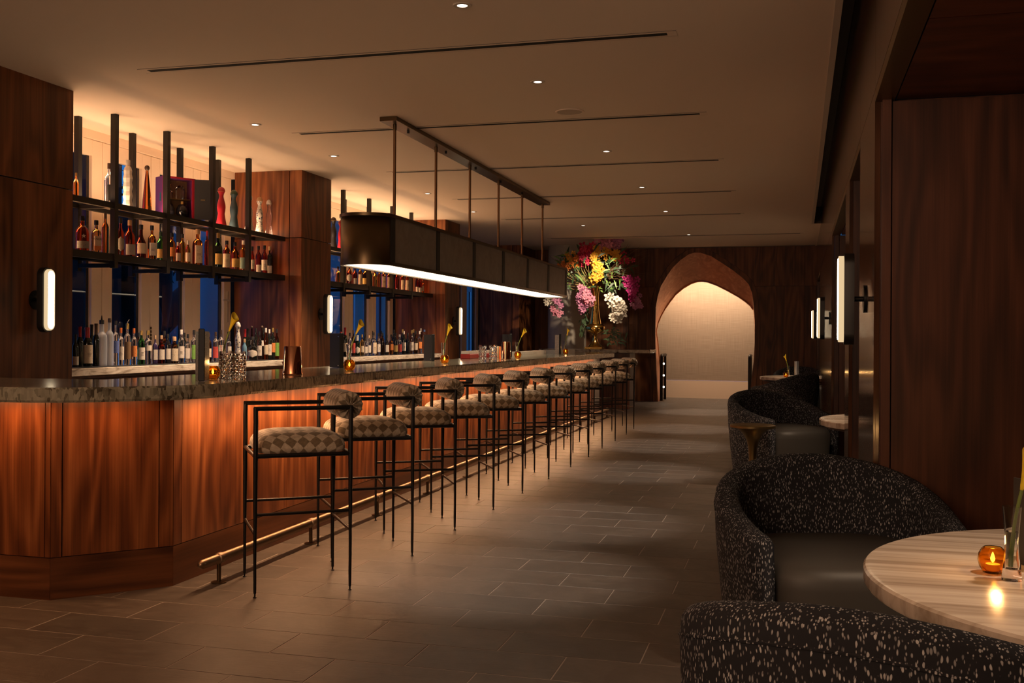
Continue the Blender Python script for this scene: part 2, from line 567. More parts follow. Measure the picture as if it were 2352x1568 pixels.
m_linen()
plain('hall_base', (0.80, 0.64, 0.49), 0.6)
for nm, c in dict(petal_yellow=(0.80, 0.38, 0.03), petal_red=(0.55, 0.02, 0.07), petal_pink=(0.62, 0.22, 0.30), petal_white=(0.78, 0.70, 0.58), petal_orange=(0.78, 0.22, 0.03),
                  petal_magenta=(0.50, 0.03, 0.20), petal_mauve=(0.45, 0.16, 0.28), calla_yellow=(0.80, 0.58, 0.02)).items():
    plain(nm, c, 0.5)
plain('stem_green', (0.14, 0.20, 0.035), 0.45)
plain('leaf_green', (0.035, 0.075, 0.025), 0.45)
plain('leaf_lime', (0.16, 0.28, 0.05), 0.5)
plain('willow_twig', (0.40, 0.27, 0.10), 0.6)
plain('twig_dark', (0.16, 0.085, 0.035), 0.7)
plain('purple_box', (0.09, 0.018, 0.085), 0.45)
plain('crimson', (0.34, 0.010, 0.030), 0.4)
plain('speaker_cloth', (0.46, 0.37, 0.29), 0.9)

# ------------------------------------------------------------------ mesh building
class MB:
    def __init__(self):
        self.v, self.f, self.uv = [], [], None

    def add(self, vs, fs):
        o = len(self.v)
        self.v += [tuple(p) for p in vs]
        self.f += [tuple(i + o for i in f) for f in fs]
        return self

    def box(self, a, b):
        x0, y0, z0 = (min(a[i], b[i]) for i in range(3))
        x1, y1, z1 = (max(a[i], b[i]) for i in range(3))
        return self.add([(x0, y0, z0), (x1, y0, z0), (x1, y1, z0), (x0, y1, z0), (x0, y0, z1), (x1, y0, z1), (x1, y1, z1), (x0, y1, z1)],
                        [(0, 3, 2, 1), (4, 5, 6, 7), (0, 1, 5, 4), (1, 2, 6, 5), (2, 3, 7, 6), (3, 0, 4, 7)])

    def rbox(self, a, b, r=0.01):
        """box with chamfered edges"""
        x0, y0, z0 = (min(a[i], b[i]) for i in range(3))
        x1, y1, z1 = (max(a[i], b[i]) for i in range(3))
        r = min(r, (x1 - x0) / 2.01, (y1 - y0) / 2.01, (z1 - z0) / 2.01)
        rings = []
        for z, s in ((z0, r), (z0 + r, 0), (z1 - r, 0), (z1, r)):
            c = r
            rings.append([(x0 + s + c, y0 + s, z), (x1 - s - c, y0 + s, z), (x1 - s, y0 + s + c, z), (x1 - s, y1 - s - c, z),
                          (x1 - s - c, y1 - s, z), (x0 + s + c, y1 - s, z), (x0 + s, y1 - s - c, z), (x0 + s, y0 + s + c, z)])
        return self.rings(rings)

    def rings(self, rings, cap0=True, cap1=True, closed=True):
        n = len(rings[0])
        vs = [p for r in rings for p in r]
        fs = []
        for k in range(len(rings) - 1):
            for i in range(n if closed else n - 1):
                j = (i + 1) % n
                fs.append((k * n + i, k * n + j, (k + 1) * n + j, (k + 1) * n + i))
        if cap0:
            fs.append(tuple(reversed(range(n))))
        if cap1:
            fs.append(tuple((len(rings) - 1) * n + i for i in range(n)))
        return self.add(vs, fs)

    def prism(self, poly, z0, z1, bevel=0.0):
        if bevel:
            c = [sum(p[i] for p in poly) / len(poly) for i in (0, 1)]

            def sh(d):
                out = []
                for p in poly:
                    v = Vector((p[0] - c[0], p[1] - c[1]))
                    L = v.length or 1
                    out.append((p[0] - v.x / L * d, p[1] - v.y / L * d))
                return out
            q = sh(bevel)
            return self.rings([[(x, y, z0) for x, y in q], [(x, y, z0 + bevel) for x, y in poly], [(x, y, z1 - bevel) for x, y in poly], [(x, y, z1) for x, y in q]])
        return self.rings([[(x, y, z0) for x, y in poly], [(x, y, z1) for x, y in poly]])

    def lathe(self, prof, n=20, c=(0, 0, 0), sq=1.0, sy=1.0, cap0=True, cap1=True):
        """prof: (r, z); sq<1 squares the plan, sy flattens it"""
        rings = []
        for r, z in prof:
            ring = []
            for i in range(n):
                a = 2 * PI * (i + 0.5) / n
                ca, sa = math.cos(a), math.sin(a)
                if sq != 1.0:
                    ca = math.copysign(abs(ca) ** sq, ca)
                    sa = math.copysign(abs(sa) ** sq, sa)
                ring.append((c[0] + r * ca, c[1] + r * sa * sy, c[2] + z))
            rings.append(ring)
        return self.rings(rings, cap0, cap1)

    def tube(self, pts, r, n=8, jit=0.0):
        pts = [Vector(p) for p in pts]
        rr = r if isinstance(r, (list, tuple)) else [r] * len(pts)
        rings = []
        up = None
        for i, p in enumerate(pts):
            t = (pts[min(i + 1, len(pts) - 1)] - pts[max(i - 1, 0)]).normalized()
            if up is None:
                up = Vector((0, 0, 1)) if abs(t.z) < 0.9 else Vector((1, 0, 0))
            x = t.cross(up)
            if x.length < 1e-4:
                x = t.cross(Vector((0, 1, 0)))
            x.normalize()
            y = x.cross(t).normalized()
            up = y
            k = rr[i] * (1 + random.uniform(-jit, jit))
            rings.append([tuple(p + k * (math.cos(2 * PI * j / n) * x + math.sin(2 * PI * j / n) * y)) for j in range(n)])
        return self.rings(rings)

    def cyl(self, a, b, r, n=16):
        return self.tube([a, b], r, n)

    def ball(self, c, r, n=10, m=6, sz=1.0):
        prof = [(r * math.sin(PI * k / m) + (1e-4 if k in (0, m) else 0), -r * sz * math.cos(PI * k / m)) for k in range(m + 1)]
        return self.lathe(prof, n, c)

    def move(self, M):
        self.v = [tuple(M @ Vector(p)) for p in self.v]
        return self

    def build(self, name, mat, parent=None, smooth=False, loc=None, uv=None):
        me = bpy.data.meshes.new(name)
        me.from_pydata(self.v, [], self.f)
        if uv:
            lay = me.uv_layers.new(name='uv')
            for lp in me.loops:
                lay.data[lp.index].uv = uv[lp.vertex_index]
        me.update()
        if smooth:
            for p in me.polygons:
                p.use_smooth = True
            if smooth != 'all':
                me.set_sharp_from_angle(angle=math.radians(38))
        me.materials.append(MATS[mat])
        o = bpy.data.objects.new(name, me)
        COL.objects.link(o)
        if parent is not None:
            o.parent = parent
        if loc is not None:
            o.location = loc
        return o


def inst(o, name, parent=None, loc=None, rotz=None):
    c = o.copy()
    c.name = name
    COL.objects.link(c)
    c.parent = parent
    if loc is not None:
        c.location = loc
    if rotz is not None:
        c.rotation_euler = (0, 0, rotz)
    return c


def tag(o, label, cat, group=None):
    o['label'] = label
    o['category'] = cat
    if group:
        o['group'] = group
    return o


def thing(name, label, cat, loc=(0, 0, 0), rotz=0.0, group=None):
    o = bpy.data.objects.new(name, None)
    o.empty_display_size = 0.1
    COL.objects.link(o)
    o.location = loc
    o.rotation_euler = (0, 0, rotz)
    return tag(o, label, cat, group)


def copy_tree(o, parent=None, name=None):
    c = o.copy()
    if name:
        c.name = name
    COL.objects.link(c)
    c.parent = parent
    for ch in list(o.children):
        copy_tree(ch, c)
    return c


def struct(o):
    o['kind'] = 'structure'
    return o


def box(name, a, b, mat, parent=None, bev=0.0):
    m = MB()
    m.rbox(a, b, bev) if bev else m.box(a, b)
    return m.build(name, mat, parent)


def group_empty(name):
    o = bpy.data.objects.new(name, None)
    o.empty_display_size = 0.1
    COL.objects.link(o)
    return struct(o)


ORD = ['first', 'second', 'third', 'fourth', 'fifth', 'sixth', 'seventh', 'eighth', 'ninth', 'tenth', 'eleventh', 'twelfth', 'thirteenth', 'fourteenth', 'fifteenth',
       'sixteenth', 'seventeenth', 'eighteenth', 'nineteenth', 'twentieth', 'twenty-first', 'twenty-second', 'twenty-third', 'twenty-fourth', 'twenty-fifth', 'twenty-sixth',
       'twenty-seventh', 'twenty-eighth', 'twenty-ninth', 'thirtieth', 'thirty-first', 'thirty-second', 'thirty-third', 'thirty-fourth', 'thirty-fifth']

# ------------------------------------------------------------------ the room: right wall runs slightly off the bar's axis


def XW(y):
    return 0.335 + 0.0069 * y


def wall_prism(y0, y1, depth, z0, z1, front=0.0):
    return MB().prism([(XW(y0) + front, y0), (XW(y0) + front + depth, y0), (XW(y1) + front + depth, y1), (XW(y1) + front, y1)], z0, z1)


# floor: slate tiles laid in running bond, grout bed a little below them
floor = struct(box('floor', (-9.0, -3.2, -0.12), (4.2, 24.6, -0.0016), 'grout'))
TL, TW, G = 0.615, 0.3008, 0.005
tile_me = MB().rbox((G / 2, G / 2, -0.012), (TL - G / 2, TW - G / 2, 0.0), 0.0012)
tile0 = None
far = MB()
for r in range(-22, 69):
    y = 3.947 + TW * r
    if y > 24.3:
        break
    ph = -3.37 if r % 2 == 0 else -3.06
    for k in range(-9, 13):
        x = ph + TL * k
        if x < -8.9 or x > 3.6:
            continue
        near = 2.4 <= y <= 10.9 and x > -4.9 and x < 0.40 and not (y > 4.9 and x < -3.45)
        if near:
            if tile0 is None:
                tile0 = tile_me.build('tile', 'slate', floor)
                o = tile0
            else:
                o = inst(tile0, 'tile', floor)
            o.location = (x, y, random.uniform(-0.0008, 0.0))
            o.rotation_euler = (0, 0, 0)
            if random.random() < 0.5:
                o.location = (x + TL, y + TW, o.location.z)
                o.rotation_euler = (0, 0, PI)
        elif y > -3 and (x > -5.2 or y < 7):
            far.rbox((x + G / 2, y + G / 2, -0.012), (x + TL - G / 2, y + TW - G / 2, 0.0), 0.0025)
ft = far.build('tile_field', 'slate', floor)
ft['kind'] = 'stuff'

ceiling = struct(MB().prism([(-6.6, -3.2), (XW(-3.2) - 0.115, -3.2), (XW(17.62) - 0.115, 17.62), (XW(17.62) + 0.03, 17.62), (XW(22.2) + 0.03, 22.2), (-6.6, 22.2)], CEIL, CEIL + 0.12).build('ceiling', 'ceiling_paint'))
box('attic_panel', (-6.6, -3.3, 3.60), (3.4, 22.3, 3.66), 'dark_void', ceiling)

# left side: window wall line at X=-6.33, wood clad columns in front of it
WX = -6.33
HEAD = 3.17
columns = [(-3.0, 6.83), (10.70, 11.48), (15.75, 16.50), (20.46, 21.8)]
for i, (y0, y1) in enumerate(columns):
    c = group_empty('column')
    box('core', (WX - 0.12, y0 + 0.02, 0.0), (-5.45, y1 - 0.02, CEIL), 'dark_void', c)
    g = 0.004
    JZ = 2.475
    segs = [(y0, y1)] if i else [(-3.0, 0.6), (0.6, 3.0), (3.0, 5.35), (5.35, 6.83)]
    for (a, b) in segs:
        for (z0, z1) in ((0.0, JZ - g), (JZ + g, CEIL)):
            box('panel', (-5.45, a + g, z0), (-5.42, b - g, z1), 'walnut', c, 0.002)
    for (s, ya, yb) in ((-1, y0, y0 + 0.025), (1, y1 - 0.025, y1)):
        for (z0, z1) in ((0.0, JZ - g), (JZ + g, CEIL)):
            box('panel', (WX + 0.05, ya, z0), (-5.58, yb, z1), 'walnut_red', c, 0.002)
            box('panel', (-5.572, ya, z0), (-5.424, yb, z1), 'walnut_red', c, 0.002)

# glazed folding doors of the three bays
def glazed_bay(n, y0, y1, leaves, hinge_at, handle_at):
    w = group_empty('window_%d' % n)
    box('header', (WX - 0.06, y0, HEAD), (WX + 0.05, y1, CEIL), 'frame_paint', w)
    box('sill', (WX - 0.06, y0, 0.0), (WX + 0.05, y1, 0.06), 'frame_paint', w)
    for k in range(len(leaves) - 1):
        a, b = leaves[k] + 0.003, leaves[k + 1] - 0.003
        st = 0.148
        for (ya, yb) in ((a, a + st), (b - st, b)):
            box('stile', (WX - 0.03, ya, 0.06), (WX + 0.03, yb, HEAD - 0.004), 'frame_paint', w, 0.004)
        box('rail', (WX - 0.03, a + st, HEAD - 0.150), (WX + 0.03, b - st, HEAD - 0.004), 'frame_paint', w)
        box('rail', (WX - 0.03, a + st, 0.06), (WX + 0.03, b - st, 0.30), 'frame_paint', w)
        gk = box('gasket', (WX - 0.028, b - st - 0.035, 0.30), (WX - 0.006, b - st, HEAD - 0.15), 'black_metal', w)
        box('gasket', (WX - 0.028, a + st, 0.30), (WX - 0.006, a + st + 0.012, HEAD - 0.15), 'black_metal', w)
        box('pane', (WX - 0.010, a + st, 0.30), (WX - 0.004, b - st, HEAD - 0.15), 'pane_glass', w)
    for (yy, zs) in hinge_at:
        for z in zs:
            h = MB()
            for q in range(4):
                h.cyl((WX + 0.038, yy, z + q * 0.035), (WX + 0.038, yy, z + q * 0.035 + 0.028), 0.009, 8)
            h.build('hinge', 'bronze', w, True)
    for yy in handle_at:
        h = MB().rbox((WX + 0.03, yy - 0.016, 1.50), (WX + 0.042, yy + 0.016, 1.86), 0.003)
        h.rbox((WX + 0.055, yy - 0.14, 1.745), (WX + 0.070, yy + 0.01, 1.765), 0.003).cyl((WX + 0.03, yy, 1.755), (WX + 0.062, yy, 1.755), 0.009, 8)
        h.build('handle', 'slot_trim', w)
    return w


glazed_bay(1, 6.83, 10.70, [6.83, 7.585, 8.347, 9.109, 9.871, 10.66], [(9.11, (1.30, 2.10)), (7.585, (1.3,))], [10.58])
glazed_bay(2, 11.48, 15.75, [11.49, 12.30, 13.12, 13.96, 14.84, 15.70], [(14.84, (1.30, 2.2))], [])
glazed_bay(3, 16.50, 20.46, [16.52, 17.5, 18.5, 19.5, 20.44], [(18.5, (1.4,))], [])
struct(box('wall_left', (WX - 0.2, -3.2, 0), (WX - 0.13, -2.9, CEIL), 'walnut'))
struct(box('wall_rear', (-6.5, -3.3, 0), (3.4, -3.2, CEIL), 'walnut_dark'))

# far wall with the pointed arch
OUT = [(-2.727, 0.0), (-2.767, 0.665), (-2.789, 1.219), (-2.793, 1.497), (-2.785, 1.986), (-2.744, 2.226), (-2.677, 2.447), (-2.535, 2.686), (-2.422, 2.845), (-2.268, 2.995),
       (-2.096, 3.112), (-1.979, 3.147), (-1.85, 3.142), (-1.636, 3.069), (-1.406, 2.920), (-1.179, 2.763), (-0.975, 2.598), (-0.86, 2.47), (-0.793, 2.299), (-0.761, 2.091),
       (-0.735, 1.695), (-0.735, 1.235), (-0.754, 0.874), (-0.812, 0.333), (-0.855, 0.0)]
FY = 21.8
APEX = 11


def offset_curve(pts, d):
    out = []
    for i, p in enumerate(pts):
        a, b = pts[max(i - 1, 0)], pts[min(i + 1, len(pts) - 1)]
        t = Vector((b[0] - a[0], b[1] - a[1])).normalized()
        nx, nz = -t.y, t.x
        out.append((p[0] + nx * d, max(0.0, min(p[1] + nz * d, CEIL - 0.002))))
    return out


wf = group_empty('wall_far')
ring = offset_curve(OUT, 0.10)
ring2 = offset_curve(OUT, 0.106)


def slab(quads, y0, y1):
    m = MB()
    for q in quads:
        m.add([(x, y0, z) for x, z in q] + [(x, y1, z) for x, z in q], [(0, 1, 2, 3), (7, 6, 5, 4), (0, 4, 5, 1), (1, 5, 6, 2), (2, 6, 7, 3), (3, 7, 4, 0)])
    return m


slab([(OUT[i], OUT[i + 1], ring[i + 1], ring[i]) for i in range(len(OUT) - 1)], FY, FY + 0.06).build('arch_casing', 'walnut', wf)
JW = 2.43


def side_panels(pts, xe, z0, z1, name='panel'):
    quads = []
    for i in range(len(pts) - 1):
        (xa, za), (xb, zb) = pts[i], pts[i + 1]
        lo, hi = (za, zb) if za < zb else (zb, za)
        if hi <= z0 or lo >= z1 or abs(zb - za) < 1e-6:
            continue
        ca, cb = max(z0, min(z1, za)), max(z0, min(z1, zb))
        f = lambda z: xa + (xb - xa) * (z - za) / (zb - za)
        quads.append(((xe, ca), (f(ca), ca), (f(cb), cb), (xe, cb)))
    return slab(quads, FY + 0.004, FY + 0.05).build(name, 'walnut', wf)


L = ring2[:APEX + 1]
Rr = ring2[APEX:]
XL, XR = -3.36, -0.30
side_panels(L, XL + 0.003, 0.0, JW - 0.003)
side_panels(L, XL + 0.003, JW + 0.003, CEIL)
side_panels(Rr, XR - 0.003, 0.0, JW - 0.003)
side_panels(Rr, XR - 0.003, JW + 0.003, CEIL)
for (xa, xb) in ((-4.6, XL), (-5.5, -4.606), (-6.4, -5.506), (XR, 0.25), (0.256, 0.6)):
    for (z0, z1) in ((0.0, JW - 0.003), (JW + 0.003, CEIL)):
        box('panel', (xa, FY + 0.004, z0), (xb - 0.006 if xb < 0 else xb, FY + 0.05, z1), 'walnut', wf)
bq = []
for i in range(len(OUT) - 1):
    (xa, za), (xb, zb) = OUT[i], OUT[i + 1]
    if i < APEX:
        bq.append(((-6.5, za), (xa - 0.01, za), (xb - 0.01, zb), (-6.5, zb)))
    else:
        bq.append(((0.62, zb), (xb + 0.01, zb), (xa + 0.01, za), (0.62, za)))
bq.append(((-6.5, 3.147), (0.62, 3.147), (0.62, CEIL + 0.05), (-6.5, CEIL + 0.05)))
slab(bq, FY + 0.0605, FY + 0.12).build('backing', 'walnut_dark', wf)
# copper lined throat of the arch, lower and rounder at its far end
INN = [(-2.74, 22.62, 0.0), (-2.80, 22.70, 0.70), (-2.86, 22.74, 1.25), (-2.90, 22.75, 1.50), (-2.858, 22.735, 1.676), (-2.785, 22.71, 1.844), (-2.70, 22.68, 1.99), (-2.60, 22.65, 2.13),
       (-2.46, 22.60, 2.304), (-2.285, 22.54, 2.443), (-2.101, 22.477, 2.543), (-1.96, 22.43, 2.58), (-1.85, 22.39, 2.582), (-1.732, 22.348, 2.561), (-1.55, 22.283, 2.491), (-1.316, 22.2, 2.37),
       (-1.076, 22.113, 2.231), (-0.92, 22.06, 2.12), (-0.82, 22.02, 2.03), (-0.775, 22.0, 1.96), (-0.748, 22.0, 1.66), (-0.742, 22.0, 1.235), (-0.76, 22.0, 0.874), (-0.81, 22.0, 0.333), (-0.85, 22.0, 0.0)]
m = MB()
m.rings([[(x, FY, z) for x, z in OUT], [(x, y, z) for x, y, z in INN]], False, False, closed=False)
thr = m.build('arch_lining', 'arch_copper', wf, 'all')
MB().tube([(x, y, z) for x, y, z in INN[1:20]], 0.022, 8).build('edge_bead', 'copper_pipe', wf, True)
# wall thickness behind, hiding the rough edge of the lining
m = MB()
big = [(x + (0.9 if x > -1.85 else -0.9), y + 0.02, min(z * 1.0 + (0.6 if 4 < i < 20 else 0), CEIL)) for i, (x, y, z) in enumerate(INN)]
m.rings([[(x, y, z) for x, y, z in INN], big], False, False, closed=False)
m.build('arch_back', 'linen_wall', wf)

# hallway beyond the arch
wh = group_empty('wall_hall')
ang = math.radians(-4.5)
hall = box('panel', (-3.4, 0, 0.40), (3.4, 0.08, 3.0), 'linen_wall', wh)
hb = box('baseboard', (-3.4, -0.015, 0.0), (3.4, 0.08, 0.395), 'hall_base', wh)
wh.location = (-1.7, 23.35, 0)
wh.rotation_euler = (0, 0, ang)
struct(box('wall_hall_left', (-4.6, 21.9, 0), (-4.5, 24.0, 3.0), 'linen_wall'))
struct(box('wall_hall_right', (0.7, 21.9, 0), (0.8, 24.0, 3.0), 'linen_wall'))
struct(box('ceiling_hall', (-4.7, 22.4, 2.95), (0.9, 24.2, 3.0), 'ceiling_paint'))

# right wall: glossy piers, headers, and the panelled alcoves behind them
HZ = 2.46
WTOP = 3.55
ALC = [(1.30, 5.06, 2.6), (6.26, 7.55, 1.2), (8.17, 11.50, 2.4), (17.95, 20.7, 2.4)]
wr = group_empty('wall_right')
edges = [-3.2] + [e for a in ALC for e in a[:2]] + [FY]
for i in range(0, len(edges), 2):
    y0, y1 = edges[i], edges[i + 1]
    wall_prism(y0, y1, 0.025, 0.0, HZ + 0.05).build('pier_panel', 'walnut_gloss', wr)
    if i > 0:
        wall_prism(y0 + 0.002, min(y0 + 0.03, y1), 2.2, 0.0, HZ, 0.026).build('return_panel', 'walnut_dark', wr)
    if i < len(edges) - 2:
        wall_prism(y1 - 0.03, y1 - 0.002, 2.2, 0.0, HZ, 0.026).build('return_panel', 'walnut_dark', wr)
hd = [-3.2, 1.30, 5.06, 6.26, 8.17, 11.50, 14.5, 17.95, 20.7, FY]
for a, b in zip(hd[:-1], hd[1:]):
    wall_prism(a + 0.002, b - 0.002, 0.03, HZ + 0.053, WTOP).build('header_panel', 'walnut_gloss', wr)
for (y0, y1, dp) in ALC:
    # bronze trimmed edge of the opening, panelled soffit, back wall
    wall_prism(y0, y1, 0.085, HZ - 0.004, HZ + 0.05).build('header_trim', 'brass_dark', wr)
    n = max(1, round((y1 - y0) / 1.15))
    for k in range(n):
        a, b = y0 + (y1 - y0) * k / n, y0 + (y1 - y0) * (k + 1) / n
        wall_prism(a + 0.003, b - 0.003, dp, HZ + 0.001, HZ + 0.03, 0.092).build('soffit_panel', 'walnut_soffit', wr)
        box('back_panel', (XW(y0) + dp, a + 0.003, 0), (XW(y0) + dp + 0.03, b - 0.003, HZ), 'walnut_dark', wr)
    # tall panels on the return that faces the room
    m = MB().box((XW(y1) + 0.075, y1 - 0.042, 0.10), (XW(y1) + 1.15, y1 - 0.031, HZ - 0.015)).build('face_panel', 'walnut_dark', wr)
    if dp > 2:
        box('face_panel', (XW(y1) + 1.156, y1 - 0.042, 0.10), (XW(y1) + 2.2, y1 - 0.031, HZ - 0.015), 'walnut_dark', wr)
        box('face_trim', (XW(y1) + 0.03, y1 - 0.040, 0.0), (XW(y1) + 0.069, y1 - 0.031, HZ), 'walnut_dark', wr)
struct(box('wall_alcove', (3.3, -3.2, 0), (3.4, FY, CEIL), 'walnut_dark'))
# recessed slot along the top of the right wall
slot = group_empty('trim_2')


def along(d0, d1, y0, y1, z0, z1):
    return MB().prism([(XW(y0) + d0, y0), (XW(y0) + d1, y0), (XW(y1) + d1, y1), (XW(y1) + d0, y1)], z0, z1)


along(-0.115, -0.108, -3, 17.6, CEIL, WTOP).build('side', 'grey_slot', slot)
along(-0.108, -0.002, -3, 17.6, WTOP - 0.03, WTOP).build('top', 'grey_slot', slot)
along(-0.108, -0.002, 17.6, 17.61, CEIL, WTOP - 0.03).build('end', 'grey_slot', slot)
along(-0.150, -0.108, -3, 17.6, CEIL - 0.008, CEIL - 0.0005).build('trim', 'slot_trim', slot)
struct(box('trim_1', (-6.2, FY - 0.16, CEIL - 0.012), (0.45, FY - 0.145, CEIL), 'grey_slot'))

# linear slots, downlights and speaker in the ceiling
for k, y in enumerate((6.43, 8.785, 11.11, 13.50, 15.97, 19.2)):
    t = thing('ceiling_diffuser', 'long dark linear slot across the ceiling, %s from the camera' % ORD[k], 'air vent', (0, y, CEIL), 0, 'linear ceiling slots')
    xa, xb = -4.53, (-0.70 if k < 5 else 0.2)
    sw, fw = 0.026, 0.052
    box('slot', (xa + 0.06, -sw, -0.004), (xb - 0.06, sw, -0.0005), 'dark_void', t)
    m = MB().box((xa, -fw, -0.003), (xb, -sw - 0.0005, -0.0004)).box((xa, sw + 0.0005, -0.003), (xb, fw, -0.0004))
    m.box((xa, -sw, -0.003), (xa + 0.06, sw, -0.0004)).box((xb - 0.06, -sw, -0.003), (xb, sw, -0.0004))
    m.build('frame', 'ceiling_paint', t)
    m = MB().box((xa, -fw - 0.004, -0.0025), (xb, -fw - 0.0005, -0.0003)).box((xa, fw + 0.0005, -0.0025), (xb, fw + 0.004, -0.0003))
    m.build('shadow_gap', 'grey_slot', t)
dl = None


def downlight(x, y, label, group):
    global dl
    if dl is None:
        dl = thing('downlight', label, 'ceiling light', (x, y, CEIL), 0, group)
        MB().lathe([(0.030, -0.001), (0.030, -0.006), (0.052, -0.006), (0.056, -0.001)], 20, cap0=False, cap1=False).build('trim_ring', 'slot_trim', dl, True)
        MB().lathe([(0.001, -0.0035), (0.030, -0.0035), (0.030, -0.001)], 16).build('lens', 'downlight_glow', dl)
        return
    c = copy_tree(dl, None, 'downlight')
    c.location = (x, y, CEIL)
    tag(c, label, 'ceiling light', group)


for k, y in enumerate(AISLE):
    downlight(-1.83, y, 'small recessed downlight over the aisle, %s from the camera' % ORD[k], 'aisle downlights')
for k, y in enumerate((8.30, 9.94, 12.83, 14.86)):
    downlight(-4.67, y, 'small recessed downlight near the bottle shelves, %s from the camera' % ORD[k], 'downlights behind the bar')
downlight(-3.42, 17.1, 'small recessed downlight beyond the end of the pendant', 'downlights behind the bar')
t = thing('ceiling_speaker', 'round flush speaker disc in the ceiling right of the pendant', 'speaker', (-1.81, 8.45, CEIL))
MB().lathe([(0.001, -0.006), (0.105, -0.006), (0.110, -0.001)], 32).build('grille', 'speaker_cloth', t)
MB().lathe([(0.106, -0.001), (0.108, -0.008), (0.118, -0.008), (0.122, -0.001)], 32, cap0=False, cap1=False).build('rim', 'ceiling_paint', t, True)

# round plaster column near the flowers
pc = MB().lathe([(0.40, 0), (0.40, CEIL)], 40, (-4.52, 20.95, 0)).build('column_round', 'plaster', None, True)
struct(pc)

# ------------------------------------------------------------------ the bar
bar = thing('bar_counter', 'long walnut bar front with chamfered corner and dark plinth', 'bar counter')
BX, BY = -3.207, 4.41
BACKX = -3.80
BEND = 17.55
# carcass inside the panels
MB().prism([(-5.40, BY + 0.03), (-3.635, BY + 0.03), (BX - 0.03, 4.852), (BX - 0.03, BEND - 0.05), (BACKX, BEND - 0.05), (BACKX, 5.05), (-5.40, 5.05)], 0.02, 1.012).build('carcass', 'dark_void', bar)
PZ0, PZ1 = 0.216, 1.0125


def face_panel(a, b, z0, z1, mat, name, th=0.025, gap=0.0025):
    a, b = Vector((*a, 0)), Vector((*b, 0))
    t = (b - a).normalized()
    n = Vector((t.y, -t.x, 0))
    a2, b2 = a + t * gap, b - t * gap
    m = MB().prism([(a2.x, a2.y), (b2.x, b2.y), (b2.x - n.x * th, b2.y - n.y * th), (a2.x - n.x * th, a2.y - n.y * th)], z0, z1)
    return m.build(name, mat, bar)


c0, c1 = Vector((-3.626, BY)), Vector((BX, 4.852))
cd = (c1 - c0).normalized()
# end face (towards the camera), corner posts, chamfer, long face
for (xa, xb) in ((-5.40, -4.72), (-4.72, -3.66)):
    face_panel((xa, BY), (xb, BY), PZ0, PZ1, 'walnut_red', 'panel')
face_panel((-3.66, BY), tuple(c0), PZ0, PZ1, 'walnut_red', 'corner_post')
p1, p2 = c0 + cd * 0.055, c1 - cd * 0.075
face_panel(tuple(c0), tuple(p1), PZ0, PZ1, 'walnut_red', 'corner_post')
face_panel(tuple(p1), tuple(p2), PZ0, PZ1, 'walnut_red', 'panel')
face_panel(tuple(p2), tuple(c1), PZ0, PZ1, 'walnut_red', 'corner_post')
face_panel((BX, 4.852), (BX, 4.93), PZ0, PZ1, 'walnut_red', 'corner_post')
ys = [4.93 + 1.21 * k for k in range(11)]
for a, b in zip(ys[:-1], ys[1:]):
    if a > 16.6:
        break
    face_panel((BX, a), (BX, min(b, 17.0)), PZ0, PZ1, 'walnut_red', 'panel')
face_panel((BX, 17.0), (BX, BEND), PZ0, PZ1, 'steel_grey', 'end_panel')
for a, b in (((-5.40, BY), tuple(c0)), (tuple(c0), tuple(c1)), ((BX, 4.852), (BX, 9.1)), ((BX, 9.1), (BX, 13.4)), ((BX, 13.4), (BX, BEND))):
    o = face_panel(a, b, 0.0, 0.212, 'walnut_plinth', 'plinth', 0.03, 0.001)

top_poly = [(-5.415, 4.20), (-3.70, 4.20), (-3.58, 4.21), (-3.46, 4.25), (-3.34, 4.33), (-3.22, 4.45), (-3.11, 4.58), (-3.03, 4.71), (-2.99, 4.85), (-2.975, 5.02),
            (-2.975, BEND + 0.15), (-3.84, BEND + 0.15), (-3.84, 5.10), (-5.415, 5.10)]
bt = MB().prism(top_poly, 1.015, 1.09, 0.012).build('counter_top', 'onyx')
tag(bt, 'polished grey-green stone bar top with speckled dark edge', 'bar top')

# foot rail
fr = thing('foot_rail', 'round bronze foot rail on short posts along the bar base', 'foot rail')
RX = -3.012
pr = [(RX, 4.795, 0.133), (RX, 4.803, 0.133), (RX, 4.82, 0.133), (RX, 17.3, 0.133)]
MB().tube(pr, [0.004, 0.016, 0.025, 0.025], 18).build('pipe', 'rail_bronze', fr, True)
k = 0
y = 4.99
while y < 17.3:
    MB().cyl((RX, y, 0.006), (RX, y, 0.12), 0.012, 10).build('post', 'bronze', fr, True)
    MB().lathe([(0.042, 0.0), (0.042, 0.006), (0.014, 0.008)], 16, (RX, y, 0.0)).build('flange', 'bronze', fr, True)
    MB().tube([(RX, y - 0.022, 0.133), (RX, y - 0.018, 0.133), (RX, y + 0.018, 0.133), (RX, y + 0.022, 0.133)], [0.0255, 0.031, 0.031, 0.0255], 18).build('collar', 'rail_bronze', fr, True)
    y += 1.11

